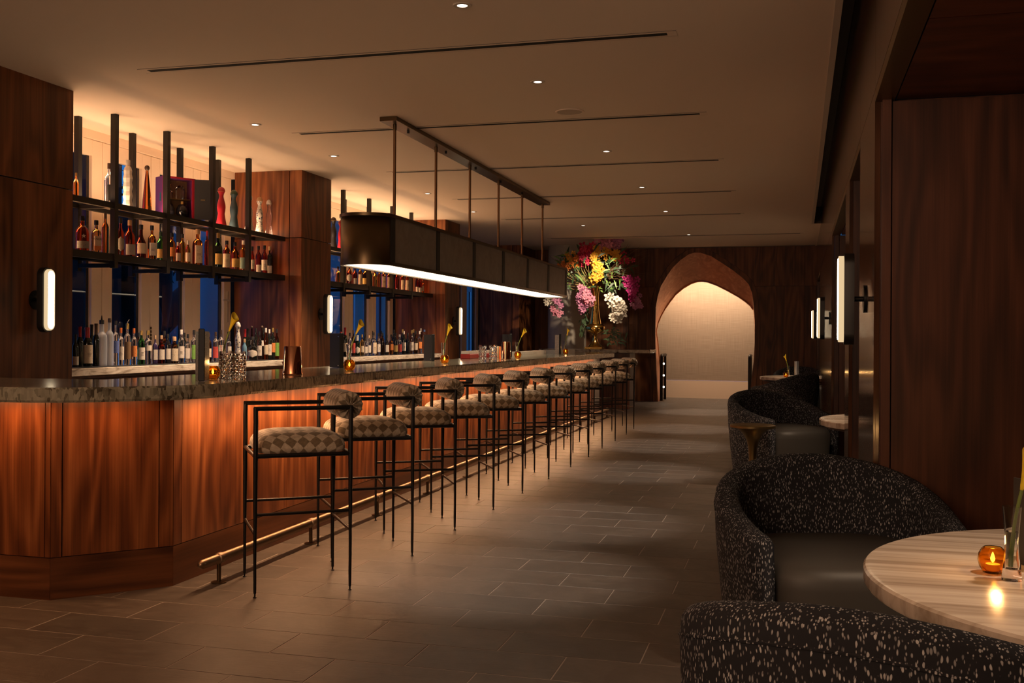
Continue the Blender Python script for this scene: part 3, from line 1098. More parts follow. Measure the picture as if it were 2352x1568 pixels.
# back bar counters
for n, (y0, y1, lab) in enumerate(((6.84, 10.69, 'pale marble back counter under the near window bay, bottles on it'), (11.49, 15.74, 'pale marble back counter under the middle window bay, bottles on it'))):
    t = thing('back_counter', lab, 'counter')
    box('countertop', (-6.26, y0, 1.018), (-5.47, y1, 1.079), 'marble', t, 0.004)
    box('front_rail', (-6.20, y0, 0.995), (-5.50, y1, 1.0175), 'walnut_dark', t)
    box('carcass', (-6.20, y0, 0.0), (-5.56, y1, 0.994), 'dark_void', t)
    nd = round((y1 - y0) / 0.78)
    for k in range(nd):
        a, b = y0 + (y1 - y0) * k / nd, y0 + (y1 - y0) * (k + 1) / nd
        d = box('door', (-5.559, a + 0.004, 0.10), (-5.535, b - 0.004, 0.99), 'walnut_dark', t)
    mt = box('bar_mat', (-5.93, y0 + 0.02, 1.0792), (-5.50, y1 - 0.02, 1.085), 'menu_black', None)
    tag(mt, 'black ribbed bar mat under the bottles in the %s window bay' % ('near' if n == 0 else 'middle'), 'bar mat', 'bar mats')
    m = MB()

# suspended steel bottle shelves
for n, (y0, y1, posts, lab) in enumerate(((6.9, 10.695, (7.63, 8.395, 9.175, 9.89), 'black steel hanging bottle shelf in the near window bay'), (11.50, 15.735, (12.30, 13.15, 14.0, 14.78), 'black steel hanging bottle shelf in the middle window bay'))):
    t = thing('hanging_shelf', lab, 'shelf')
    for (z0, z1, nm) in ((2.435, 2.485, 'upper_shelf'), (1.985, 2.045, 'lower_shelf')):
        m = MB().box((-5.665, y0, z0), (-5.625, y1, z1)).box((-6.03, y0, z0 + 0.015), (-5.99, y1, z1))
        for yy in [y0 + 0.02] + list(posts) + [y1 - 0.02]:
            m.box((-6.0, yy - 0.012, z0 + 0.01), (-5.66, yy + 0.012, z1 - 0.006))
        m.build(nm + '_frame', 'shelf_metal', t)
        if nm == 'upper_shelf':
            MB().box((-5.992, y0, z1 - 0.012), (-5.668, y1, z1 - 0.001)).build('glass_panel', 'pane_glass', t)
        else:
            MB().box((-5.992, y0, z1 - 0.012), (-5.668, y1, z1 - 0.001)).build('shelf_board', 'shelf_metal', t)
    for yy in posts:
        box('front_post', (-5.664, yy - 0.024, 1.925), (-5.616, yy + 0.024, CEIL), 'shelf_metal', t)
        box('back_post', (-6.034, yy - 0.024, 1.90), (-5.986, yy + 0.024, CEIL), 'shelf_metal', t)
        box('bracket', (-5.986, yy - 0.02, 1.93), (-5.664, yy + 0.02, 1.965), 'shelf_metal', t)

# ------------------------------------------------------------------ pendant over the bar
pd = thing('bar_pendant', 'long rounded bronze pendant light hanging over the bar', 'pendant light', (-3.375, 0, 0))
PR = 0.222
PY0, PY1 = 7.853, 14.55
ZB, ZT = 1.945, 2.335


def track(r, y0, y1, n=14):
    pts = []
    for i in range(n + 1):
        a = PI + PI * i / n
        pts.append((r * math.cos(a), y0 + r * math.sin(a)))
    for i in range(n + 1):
        a = PI * i / n
        pts.append((r * math.cos(a), y1 + r * math.sin(a)))
    return pts


def hollow(r0, r1, y0, y1, z0, z1):
    a, b = track(r0, y0, y1), track(r1, y0, y1)
    return MB().rings([[(x, y, z0) for x, y in a], [(x, y, z1) for x, y in a], [(x, y, z1) for x, y in b], [(x, y, z0) for x, y in b], [(x, y, z0) for x, y in a]], False, False)


hollow(PR + 0.006, PR - 0.022, PY0, PY1, ZB - 0.016, ZB + 0.012).build('bottom_rim', 'bronze', pd, True)
hollow(PR + 0.014, PR - 0.03, PY0, PY1, ZT - 0.014, ZT + 0.012).build('top_rim', 'bronze', pd, True)
MB().prism(track(PR - 0.03, PY0, PY1), ZT - 0.01, ZT + 0.002).build('lid', 'bronze', pd)
for (yc, s) in ((PY0, -1), (PY1, 1)):
    arc = [(PR * math.cos(a), yc + s * PR * math.sin(a)) for a in [PI * i / 22 for i in range(23)]]
    inn = [(x * 0.95, yc + (y - yc) * 0.95) for x, y in arc]
    m = MB().rings([[(x, y, ZB + 0.012) for x, y in arc], [(x, y, ZT - 0.014) for x, y in arc], [(x, y, ZT - 0.014) for x, y in inn], [(x, y, ZB + 0.012) for x, y in inn]], False, False, closed=False)
    m.build('end_shell', 'bronze', pd, 'all')
NP = 6
for s in (-1, 1):
    for k in range(NP):
        a, b = PY0 + (PY1 - PY0) * k / NP, PY0 + (PY1 - PY0) * (k + 1) / NP
        box('side_panel', (s * PR - s * 0.012, a + 0.045, ZB + 0.012), (s * PR - s * 0.006, b - 0.045, ZT - 0.014), 'pendant_mesh', pd)
    for k in range(NP + 1):
        yy = PY0 + (PY1 - PY0) * k / NP
        box('divider', (s * PR - s * 0.03, yy - 0.045, ZB + 0.012), (s * PR, yy + 0.045, ZT - 0.014), 'black_metal', pd)
dz = ZB - 0.006
cuts = [PY0, 10.05, 12.3, PY1]
for k in range(3):
    poly = track(PR - 0.024, PY0, PY1)
    a, b = cuts[k], cuts[k + 1]
    if k == 0:
        q = [p for p in poly if p[1] <= PY0 + 1e-6] + [(PR - 0.024, b - 0.004), (-PR + 0.024, b - 0.004)]
    elif k == 2:
        q = [(-PR + 0.024, a + 0.004), (PR - 0.024, a + 0.004)] + [p for p in poly if p[1] >= PY1 - 1e-6]
    else:
        q = [(-PR + 0.024, a + 0.004), (PR - 0.024, a + 0.004), (PR - 0.024, b - 0.004), (-PR + 0.024, b - 0.004)]
    MB().prism(q, dz, dz + 0.006).build('diffuser', 'pendant_glow', pd)
RODY = [8.425, 9.51, 10.61, 11.74, 12.845, 13.975]
for y in RODY:
    MB().cyl((0, y, ZT), (0, y, CEIL - 0.03), 0.0135, 12).build('rod', 'rod_bronze', pd, True)
    MB().lathe([(0.017, 0), (0.017, 0.05), (0.012, 0.055)], 12, (0, y, CEIL - 0.09)).build('rod_collar', 'bronze', pd, True)
cp = MB().prism([(-0.078, 8.27), (0.078, 8.27), (0.078, 14.10), (-0.078, 14.10)], CEIL - 0.038, CEIL - 0.001).build('canopy', 'bronze', pd)
for y in (8.70, 9.75, 10.75, 11.75, 12.75):
    MB().cyl((0.02, y, CEIL - 0.065), (0.02, y, CEIL - 0.038), 0.012, 8).build('canopy_knob', 'black_metal', cp)

# ------------------------------------------------------------------ wall sconces
def racetrack_x(h, w, n=12):
    """outline in the y-z plane"""
    r = w / 2
    pts = []
    for i in range(n + 1):
        a = PI * i / n
        pts.append((r * math.cos(a), h / 2 - r + r * math.sin(a)))
    for i in range(n + 1):
        a = PI + PI * i / n
        pts.append((r * math.cos(a), -h / 2 + r + r * math.sin(a)))
    return pts


def sconce(name, label, group, loc, rotz, h=0.48, w=0.115):
    t = thing(name, label, 'wall light', loc, rotz, group)
    o = racetrack_x(h, w)
    i = racetrack_x(h - 0.028, w - 0.028)
    f = racetrack_x(h - 0.05, w - 0.05)
    MB().rings([[(0.06, y, z) for y, z in o], [(0.106, y, z) for y, z in o], [(0.110, y * 0.97, z * 0.995) for y, z in o]]).build('housing', 'sconce_black', t, True)
    MB().rings([[(0.1102, y, z) for y, z in i], [(0.134, y, z) for y, z in i], [(0.138, y * 0.95, z * 0.99) for y, z in i], [(0.138, y, z) for y, z in f], [(0.128, y, z) for y, z in f]]).build('diffuser_rim', 'sconce_rim', t, True)
    MB().rings([[(0.1281, y * 0.97, z * 0.995) for y, z in f], [(0.1385, y * 0.97, z * 0.995) for y, z in f], [(0.142, y * 0.85, z * 0.985) for y, z in f]]).build('diffuser', 'sconce_glow', t, True)
    MB().cyl((0.012, 0, 0), (0.062, 0, 0), 0.014, 12).build('stem', 'black_metal', t, True)
    MB().cyl((0.001, 0, 0), (0.013, 0, 0), 0.072, 28).build('wall_plate', 'black_metal', t, True)
    return t


s1 = sconce('wall_sconce', 'glowing oblong wall light on the near left wood column', 'oblong wall lights on the left columns', (-5.42, 6.42, 1.605), 0)
for y, lab in ((11.20, 'glowing oblong wall light on the wood column between the window bays'), (16.19, 'glowing oblong wall light on the wood column behind the pendant end')):
    c = copy_tree(s1, None, 'wall_sconce')
    c.location = (-5.42, y, 1.61)
    tag(c, lab, 'wall light', 'oblong wall lights on the left columns')
s2 = sconce('wall_sconce', 'largest glowing oblong wall light on the nearest right pier', 'oblong wall lights on the right wall', (XW(5.66), 5.66, 1.56), PI, 0.48)
for y, lab in ((12.05, 'middle of the three oblong wall lights on the right wall'), (17.3, 'farthest of the three oblong wall lights on the right wall')):
    c = copy_tree(s2, None, 'wall_sconce')
    c.location = (XW(y), y, 1.585)
    tag(c, lab, 'wall light', 'oblong wall lights on the right wall')

# ------------------------------------------------------------------ bar stools
def post_mb(x, y, ztop, tip=0.0075, top=0.0128):
    pts = [(x, y, 0.022), (x, y, 0.10)]
    k = 12
    for i in range(1, k + 1):
        z = 0.10 + (ztop - 0.10) * i / k
        pts.append((x + random.uniform(-.0008, .0008), y + random.uniform(-.0008, .0008), z))
    rr = [tip, tip + 0.0008] + [tip + (top - tip) * min(1, (i / k) * 1.35) for i in range(1, k + 1)]
    return MB().tube(pts, rr, 8, 0.05)


def bar_mb(a, b, r, k=10):
    a, b = Vector(a), Vector(b)
    return MB().tube([tuple(a.lerp(b, i / k)) for i in range(k + 1)], r, 8, 0.07)


def cushion(hx, hy):
    n = 44
    prof = [(0.965, 0.0), (1.0, 0.014), (1.005, 0.030), (0.985, 0.050), (0.93, 0.071), (0.84, 0.087), (0.70, 0.099), (0.5, 0.107), (0.25, 0.110), (0.02, 0.111)]
    rings, uv = [], []
    base = sum(math.hypot((prof[i + 1][0] - prof[i][0]) * hx, prof[i + 1][1] - prof[i][1]) for i in range(len(prof) - 1))
    arc = 0
    arcs = [0]
    for i in range(len(prof) - 1):
        arc += math.hypot((prof[i + 1][0] - prof[i][0]) * hx, prof[i + 1][1] - prof[i][1])
        arcs.append(arc)
    for (s, z), al in zip(prof, arcs):
        ring = []
        for i in range(n):
            a = 2 * PI * i / n
            e = 2 / 6.5
            cx = math.copysign(abs(math.cos(a)) ** e, math.cos(a))
            cy = math.copysign(abs(math.sin(a)) ** e, math.sin(a))
            ring.append((hx * s * cx, hy * s * cy, z))
            q = (base - al) / base * (base / hx)
            uv.append((hx * q * cx, hy * q * cy))
        rings.append(ring)
    m = MB().rings(rings)
    return m, uv


def bolster(r, half):
    n = 56
    rings, uv = [], []
    st = [(-half - 0.016, 0.06), (-half - 0.022, 0.25), (-half - 0.026, 0.5), (-half - 0.020, 0.74), (-half - 0.006, 0.92), (-half + 0.015, 1.0), (-half * 0.5, 1.02), (0, 1.02), (half * 0.5, 1.02),
          (half - 0.015, 1.0), (half + 0.006, 0.92), (half + 0.020, 0.74), (half + 0.026, 0.5), (half + 0.022, 0.25), (half + 0.016, 0.06)]
    arc = 0
    for j, (y, s) in enumerate(st):
        ring = []
        pl = 0.0
        if s < 0.95:
            pl = 0.10 * (1 - abs(s - 0.5)) * (0.5 if s < 0.1 else 1)
        if j:
            arc += math.hypot(y - st[j - 1][0], r * (s - st[j - 1][1]))
        for i in range(n):
            a = 2 * PI * i / n
            w = math.sin(a * 14)
            k = r * s * (1 + pl * w)
            ring.append((k * math.cos(a), y + (0.0085 * w if s < 0.95 else 0) * (1 if y > 0 else -1), k * math.sin(a)))
            uv.append((a * r, arc))
        rings.append(ring)
    return MB().rings(rings), uv


def make_stool():
    t = thing('bar_stool', '', 'bar stool', group='bar stools along the counter')
    X0, X1, YH = -0.247, 0.247, 0.245
    ARM = 0.972
    for (x, y) in ((X0, -YH), (X0, YH), (X1, -YH), (X1, YH)):
        lg = post_mb(x, y, ARM + 0.006).build('leg', 'black_metal', t, True)
        MB().lathe([(0.009, 0.0), (0.010, 0.004), (0.0045, 0.006), (0.0045, 0.018), (0.0075, 0.023)], 10, (x, y, 0)).build('foot_glide', 'black_metal', lg, True)
    for y in (-YH, YH):
        bar_mb((X0 - 0.010, y, ARM), (X1 + 0.010, y, ARM), 0.0115).build('armrest', 'black_metal', t, True)
        bar_mb((X0, y, 0.425), (X1, y, 0.425), 0.0082).build('stretcher', 'black_metal', t, True)
        bar_mb((X0, y, 0.727), (X1, y, 0.727), 0.0115).build('seat_rail', 'black_metal', t, True)
    for x in (X0, X1):
        bar_mb((x, -YH, 0.322), (x, YH, 0.322), 0.0082).build('stretcher', 'black_metal', t, True)
        bar_mb((x, -YH, 0.727), (x, YH, 0.727), 0.0115).build('seat_rail', 'black_metal', t, True)
    m, uv = cushion(0.236, 0.236)
    m.build('seat_cushion', 'diamond_fabric', t, 'all', (0, 0, 0.736), uv)
    m, uv = bolster(0.074, YH - 0.052)
    m.build('back_bolster', 'diamond_fabric', t, 'all', (X1 + 0.003, 0, 0.978), uv)
    return t


st0 = make_stool()
ST = [(-2.615, 5.095, 35.8), (-2.600, 5.985, 35.6), (-2.609, 6.90, 29.5), (-2.590, 7.785, 30.5), (-2.585, 8.67, 30), (-2.575, 9.62, 30), (-2.565, 10.57, 31), (-2.560, 11.50, 33), (-2.575, 12.45, 32),
      (-2.57, 13.40, 31), (-2.575, 14.33, 34), (-2.60, 15.27, 29)]
for k, (x, y, a) in enumerate(ST):
    t = st0 if k == 0 else copy_tree(st0, None, 'bar_stool')
    t.location = (x + 0.012, y, 0)
    t.rotation_euler = (0, 0, math.radians(a))
    t['label'] = ('black metal bar stool with diamond cushion, nearest to the camera' if k == 0 else
                  'black metal bar stool with diamond cushion, last in the row by the arch' if k == 11 else
                  'black metal bar stool with diamond cushion, %s from the near end of the row' % ORD[k])

# ------------------------------------------------------------------ tub chairs and tables
def make_chair():
    t = thing('tub_chair', '', 'armchair', group='flecked tub chairs')
    path = []
    A, B, e = 0.445, 0.42, 2 / 2.5
    fy = 0.40
    for i in range(7):
        s = i / 6
        path.append((-A + 0.055 * (1 - s) ** 1.5, fy - (fy - 0.02) * s))
    for i in range(1, 24):
        th = -PI / 2 + PI * i / 24
        sx, cx = math.sin(th), math.cos(th)
        path.append((A * math.copysign(abs(sx) ** e, sx), -B * abs(cx) ** e + 0.02))
    for i in range(7):
        s = 1 - i / 6
        path.append((A - 0.055 * (1 - s) ** 1.5, fy - (fy - 0.02) * s))
    n = len(path)
    L = [0]
    for i in range(1, n):
        L.append(L[-1] + math.dist(path[i], path[i - 1]))
    TH = 0.052
    HB, HF = 0.82, 0.585
    sec, cent = [], []
    for i, (x, y) in enumerate(path):
        a, b = path[max(i - 1, 0)], path[min(i + 1, n - 1)]
        tx = Vector((b[0] - a[0], b[1] - a[1])).normalized()
        nx = Vector((tx.y, -tx.x))
        if nx.dot(Vector((x, y + 0.0))) < 0:
            nx = -nx
        s = abs(L[i] / L[-1] * 2 - 1)
        h = HF + (HB - HF) * (0.5 + 0.5 * math.cos(PI * min(1, s * 1.03))) ** 0.85
        ring = []
        prof = [(TH - 0.065, 0.012), (TH - 0.055, 0.03), (TH - 0.028, 0.25), (TH - 0.006, 0.48), (TH, h - 0.075)]
        for q in range(1, 8):
            an = PI * q / 8
            prof.append((TH * math.cos(an), h - 0.052 + 0.052 * math.sin(an)))
        prof += [(-TH, h - 0.08), (-TH - 0.004, 0.46), (-TH - 0.004, 0.30)]
        # the arm ends are rounded off
        sq = 1.0
        if i in (0, n - 1):
            sq = 0.55
        elif i in (1, n - 2):
            sq = 0.98
        for (d, z) in prof:
            zz = z
            if i in (0, n - 1):
                zz = min(z, h - 0.02)
            ring.append((x + nx.x * d * sq, y + nx.y * d * sq, zz))
        sec.append(ring)
    MB().rings(sec, True, True, closed=False).build('shell', 'fleck_fabric', t, 'all')
    MB().tube([sec[i][4] for i in range(1, n - 1)], 0.004, 6).build('piping', 'fleck_fabric', t, True)
    # seat
    rings = []
    k = 40
    for (s, z) in ((0.94, 0.03), (0.955, 0.06), (0.985, 0.30), (1.0, 0.38), (0.995, 0.42), (0.96, 0.452), (0.88, 0.470), (0.6, 0.482), (0.3, 0.486), (0.03, 0.487)):
        ring = []
        for i in range(k):
            a = 2 * PI * i / k
            ca, sa = math.cos(a), math.sin(a)
            ee = 2 / 3.4
            ring.append((0.395 * s * math.copysign(abs(ca) ** ee, ca), 0.065 + 0.40 * s * math.copysign(abs(sa) ** ee, sa), z))
        rings.append(ring)
    MB().rings(rings).build('seat', 'leather_black', t, 'all')
    return t


def face(dx, dy):
    return math.atan2(dy, dx) - PI / 2


ch = make_chair()
R_ = math.radians
CH = [(0.18, 4.58, R_(-74 - 90), 'dark flecked tub chair facing the near round marble table', 1.0),
      (0.25, 2.50, R_(72 - 90), 'dark flecked tub chair in the foreground, seen from behind', 1.0),
      (-0.12, 10.70, R_(-50 - 90), 'dark flecked tub chair behind the small bronze side table', 1.0),
      (-0.06, 17.0, R_(145 - 90), 'dark flecked tub chair with its back to the camera, near the arch', 1.0),
      (0.15, 20.2, R_(-90 - 90), 'dark flecked tub chair mostly hidden behind the farthest table', 1.0)]
for k, (x, y, a, lab, s) in enumerate(CH):
    t = ch if k == 0 else copy_tree(ch, None, 'tub_chair')
    t.location = (x, y, 0)
    t.rotation_euler = (0, 0, a)
    t['label'] = lab


def make_table(label, loc, R=0.86):
    t = thing('round_table', label, 'table', loc, 0, 'round marble tables')
    MB().lathe([(R - 0.03, 0.625), (R - 0.005, 0.629), (R, 0.638), (R, 0.671), (R - 0.006, 0.678), (R - 0.016, 0.680), (0.001, 0.680)], 96).build('tabletop', 'table_marble', t, True)
    MB().lathe([(R - 0.07, 0.603), (R - 0.045, 0.608), (R - 0.045, 0.6248), (0.001, 0.6248)], 64).build('under_rim', 'black_metal', t, True)
    MB().lathe([(0.30, 0.0), (0.30, 0.012), (0.10, 0.03), (0.05, 0.08), (0.045, 0.40), (0.06, 0.50), (0.14, 0.58), (0.22, 0.6028)], 32).build('pedestal', 'black_metal', t, True)
    return t


T1 = (1.07, 3.20)
make_table('round marble-topped table in the right foreground', (T1[0], T1[1], 0))
make_table('round marble-topped table jutting from the middle alcove', (1.05, 9.08, 0), 0.82)
make_table('farthest round marble-topped table beside the arch', (0.22, 18.8, 0), 0.76)

sd = thing('side_table', 'small dark bronze trumpet-shaped side table', 'side table', (-0.34, 9.72, -0.055))
MB().lathe([(0.20, 0.583), (0.207, 0.588), (0.207, 0.606), (0.200, 0.611), (0.001, 0.608)], 40).build('tabletop', 'brass_dark', sd, True)
MB().lathe([(0.155, 0.055), (0.155, 0.063), (0.09, 0.07), (0.048, 0.09), (0.036, 0.15), (0.034, 0.30), (0.040, 0.40), (0.058, 0.47), (0.10, 0.54), (0.165, 0.5828)], 32).build('pedestal', 'brass_dark', sd, True)

# ------------------------------------------------------------------ bottles
# kind, x, y, height, width, glass, label, cap
ROWS = {
 'near_low': [
  ('round', -5.8, 7.423, 0.308, 0.107, 'red', 'star', 'k'),
  ('flask', -5.8, 7.603, 0.291, 0.094, 'clearamber', 'knob', 'k'),
  ('slim', -5.8, 7.725, 0.37, 0.061, 'amber', 'none', 'br'),
  ('round', -5.8, 7.937, 0.348, 0.07, 'red', 'disc', 'k'),
  ('round', -5.8, 8.068, 0.343, 0.095, 'red', 'script', 'cork'),
  ('decanter', -5.8, 8.236, 0.321, 0.096, 'darkred', 'cream', 'k'),
  ('flask', -5.8, 8.403, 0.331, 0.09, 'amber', 'white', 'k'),
  ('slim', -5.8, 8.54, 0.283, 0.07, 'green', 'yellow', 'g'),
  ('slim', -5.8, 8.725, 0.294, 0.072, 'amber', 'orange', 'k'),
  ('small', -5.8, 8.827, 0.214, 0.051, 'red', 'white', 'w'),
  ('slim', -5.8, 8.902, 0.302, 0.064, 'gold', 'none', 'k'),
  ('small', -5.8, 9.0, 0.247, 0.052, 'gold', 'white', 'w'),
  ('flask', -5.8, 9.17, 0.377, 0.119, 'amber', 'bigcream', 'cork'),
  ('slim', -5.8, 9.346, 0.378, 0.049, 'red', 'none', 'r'),
  ('round', -5.8, 9.554, 0.376, 0.091, 'darkgreen', 'yellow', 'gold'),
  ('slim', -5.8, 9.725, 0.31, 0.079, 'redamber', 'bigcream', 'k'),
  ('round', -5.8, 9.893, 0.311, 0.094, 'redamber', 'yellow', 'k'),
  ('slim', -5.8, 10.066, 0.346, 0.086, 'gold', 'teal', 'w'),
  ('small', -5.8, 10.263, 0.296, 0.049, 'red', 'white', 'k'),
  ('slim', -5.8, 10.399, 0.313, 0.064, 'darkred', 'lowwhite', 'k'),
  ('slim', -5.8, 10.535, 0.331, 0.07, 'darkred', 'white', 'k'),
  ('flask', -5.8, 10.655, 0.33, 0.086, 'black', 'lowwhite', 'cork'),
 ],
 'near_up': [
  ('round', -5.8, 7.341, 0.22, 0.047, 'amber', 'none', 'gold'),
  ('flask', -5.8, 7.773, 0.372, 0.092, 'clear', 'dark', 'br'),
  ('ceramic', -5.8, 8.036, 0.443, 0.091, 'white', 'none', 'w'),
  ('taper', -5.8, 8.322, 0.442, 0.089, 'amber', 'none', 'br'),
  ('curvy', -5.8, 9.387, 0.427, 0.103, 'cblack', 'none', 'br'),
  ('curvy', -5.8, 9.613, 0.428, 0.115, 'cred', 'none', 'r'),
  ('curvy', -5.8, 9.866, 0.431, 0.113, 'cteal', 'none', 'g'),
  ('curvy', -5.8, 10.187, 0.428, 0.106, 'cwhite', 'none', 'w'),
  ('curvy', -5.8, 10.418, 0.43, 0.103, 'cpattern', 'none', 'cork'),
  ('curvy', -5.8, 10.63, 0.426, 0.086, 'clear', 'none', 'w'),
 ],
 'near_back': [
  ('wine', -5.62, 7.118, 0.265, 0.05, 'wine', 'lowwhite', 'k'),
  ('wine', -5.62, 7.171, 0.329, 0.053, 'wine', 'none', 'r'),
  ('wine', -5.62, 7.263, 0.323, 0.083, 'wine', 'bigcream', 'r'),
  ('wine', -5.62, 7.373, 0.357, 0.047, 'wine', 'none', 'br'),
  ('vodka', -5.62, 7.446, 0.387, 0.088, 'frost', 'none', 'k'),
  ('vodka', -5.62, 7.549, 0.404, 0.067, 'frost', 'none', 'br'),
  ('vodka', -5.62, 7.631, 0.383, 0.049, 'clear', 'blue', 'k'),
  ('slim', -5.62, 7.702, 0.324, 0.057, 'clear', 'white', 'orange'),
  ('slim', -5.62, 7.793, 0.363, 0.061, 'clear', 'brown', 'gold'),
  ('slim', -5.62, 7.886, 0.322, 0.054, 'clear', 'orange', 'orange'),
  ('slim', -5.62, 7.993, 0.303, 0.062, 'green', 'white', 'gold'),
  ('slim', -5.62, 8.09, 0.304, 0.067, 'clear', 'smallwhite', 'gold'),
  ('flask', -5.62, 8.201, 0.261, 0.056, 'purple', 'white', 'cork'),
  ('round', -5.62, 8.296, 0.261, 0.068, 'darkred', 'white', 'cork'),
  ('slim', -5.62, 8.398, 0.274, 0.053, 'black', 'white', 'k'),
  ('small', -5.62, 8.504, 0.25, 0.074, 'brown', 'bigcream', 'cork'),
  ('slim', -5.62, 8.618, 0.316, 0.062, 'clear', 'white', 'w'),
  ('flask', -5.62, 8.728, 0.275, 0.063, 'clear', 'white', 'k'),
  ('slim', -5.62, 8.833, 0.314, 0.047, 'clear', 'greenl', 'k'),
  ('slim', -5.62, 8.97, 0.298, 0.056, 'clear', 'white', 'k'),
  ('slim', -5.62, 9.096, 0.286, 0.057, 'brown', 'cream', 'br'),
  ('slim', -5.62, 9.224, 0.299, 0.057, 'clear', 'redl', 'br'),
  ('slim', -5.62, 9.323, 0.318, 0.062, 'clear', 'cream', 'br'),
  ('flask', -5.62, 9.466, 0.301, 0.063, 'clear', 'white', 'k'),
  ('curvy', -5.62, 9.656, 0.408, 0.082, 'cpattern', 'none', 'w'),
  ('small', -5.62, 9.789, 0.229, 0.051, 'blue', 'none', 'cork'),
  ('decanter', -5.62, 9.954, 0.252, 0.118, 'clear', 'oval', 'k'),
  ('slim', -5.62, 10.104, 0.31, 0.038, 'clear', 'white', 'k'),
  ('taper', -5.62, 10.162, 0.377, 0.057, 'brown', 'smallwhite', 'br'),
  ('slim', -5.62, 10.249, 0.349, 0.048, 'amber', 'cream', 'w'),
  ('slim', -5.62, 10.327, 0.336, 0.044, 'wine', 'white', 'w'),
  ('slim', -5.62, 10.407, 0.351, 0.049, 'wine', 'orange', 'gold'),
  ('slim', -5.62, 10.498, 0.342, 0.044, 'brown', 'greenl', 'k'),
 ],
 'near_back2': [
  ('wine', -5.78, 7.526, 0.351, 0.045, 'wine', 'none', 'k'),
  ('slim', -5.78, 8.175, 0.284, 0.048, 'brown', 'cream', 'k'),
  ('slim', -5.78, 8.581, 0.303, 0.05, 'brown', 'none', 'k'),
  ('slim', -5.78, 8.916, 0.288, 0.047, 'wine', 'none', 'k'),
  ('wine', -5.78, 10.077, 0.333, 0.043, 'wine', 'none', 'r'),
  ('wine', -5.78, 10.140, 0.343, 0.043, 'wine', 'none', 'k'),
  ('taper', -5.78, 10.225, 0.377, 0.053, 'brown', 'none', 'br'),
  ('slim', -5.78, 10.314, 0.345, 0.044, 'wine', 'none', 'k'),
  ('slim', -5.78, 10.491, 0.351, 0.044, 'wine', 'none', 'k'),
 ],
 'far_low': [
  ('flask', -5.8, 12.501, 0.225, 0.075, 'amber', 'none', 'k'),
  ('round', -5.8, 12.862, 0.285, 0.077, 'red', 'disc', 'k'),
  ('round', -5.8, 13.049, 0.274, 0.072, 'darkred', 'script', 'k'),
  ('slim', -5.8, 13.226, 0.298, 0.061, 'amber', 'bigcream', 'k'),
  ('slim', -5.8, 13.392, 0.285, 0.08, 'brown', 'yellow', 'k'),
  ('slim', -5.8, 13.577, 0.279, 0.056, 'darkgreen', 'none', 'k'),
  ('small', -5.8, 13.752, 0.272, 0.075, 'gold', 'none', 'k'),
  ('slim', -5.8, 13.913, 0.302, 0.051, 'amber', 'none', 'k'),
  ('flask', -5.8, 14.062, 0.331, 0.077, 'amber', 'bigcream', 'k'),
  ('flask', -5.8, 14.265, 0.332, 0.084, 'redamber', 'bigcream', 'k'),
  ('round', -5.8, 14.614, 0.328, 0.066, 'red', 'none', 'k'),
  ('slim', -5.8, 14.831, 0.316, 0.074, 'redamber', 'bigcream', 'k'),
  ('slim', -5.8, 15.036, 0.329, 0.075, 'redamber', 'bigcream', 'k'),
  ('small', -5.8, 15.20, 0.245, 0.048, 'red', 'white', 'k'),
  ('small', -5.8, 15.475, 0.306, 0.056, 'darkred', 'lowwhite', 'k'),
  ('slim', -5.8, 15.600, 0.291, 0.064, 'darkred', 'lowwhite', 'k'),
  ('flask', -5.8, 15.690, 0.272, 0.072, 'redamber', 'cream', 'k'),
 ],
 'far_up': [
  ('curvy', -5.8, 12.434, 0.423, 0.052, 'cblack', 'none', 'br'),
  ('curvy', -5.8, 12.569, 0.41, 0.052, 'cred', 'none', 'r'),
 ],
 'far_back': [
  ('slim', -5.62, 12.206, 0.319, 0.068, 'clear', 'white', 'r'),
  ('wine', -5.62, 12.34, 0.376, 0.062, 'wine', 'cream', 'r'),
  ('slim', -5.62, 12.49, 0.309, 0.052, 'clear', 'white', 'k'),
  ('slim', -5.62, 12.601, 0.344, 0.052, 'brown', 'redl', 'br'),
  ('wine', -5.62, 12.729, 0.275, 0.076, 'darkgreen', 'oval', 'w'),
  ('slim', -5.62, 12.888, 0.288, 0.053, 'gold', 'cream', 'gold'),
  ('small', -5.62, 13.006, 0.24, 0.06, 'clear', 'white', 'k'),
  ('slim', -5.62, 13.126, 0.277, 0.054, 'clear', 'white', 'cork'),
  ('flask', -5.62, 13.278, 0.32, 0.091, 'clear', 'bigcream', 'k'),
  ('slim', -5.62, 13.466, 0.308, 0.055, 'clear', 'white', 'k'),
  ('slim', -5.62, 13.609, 0.315, 0.062, 'brown', 'none', 'k'),
  ('round', -5.62, 13.772, 0.279, 0.063, 'black', 'white', 'k'),
  ('flask', -5.62, 13.939, 0.292, 0.07, 'amber', 'orange', 'k'),
  ('slim', -5.62, 14.109, 0.318, 0.058, 'black', 'yellow', 'k'),
  ('slim', -5.62, 14.265, 0.293, 0.065, 'clear', 'redl', 'w'),
  ('slim', -5.62, 14.443, 0.346, 0.065, 'wine', 'white', 'w'),
  ('round', -5.62, 14.606, 0.321, 0.066, 'black', 'none', 'k'),
  ('slim', -5.62, 14.772, 0.362, 0.06, 'clear', 'white', 'gold'),
  ('slim', -5.62, 14.942, 0.35, 0.067, 'brown', 'cream', 'k'),
  ('flask', -5.62, 15.116, 0.351, 0.082, 'clear', 'orange', 'w'),
  ('vodka', -5.62, 15.333, 0.373, 0.076, 'clear', 'none', 'blue'),
 ],
 'far_back2': [
  ('slim', -5.78, 13.346, 0.325, 0.049, 'wine', 'none', 'k'),
  ('slim', -5.78, 13.947, 0.342, 0.051, 'brown', 'none', 'k'),
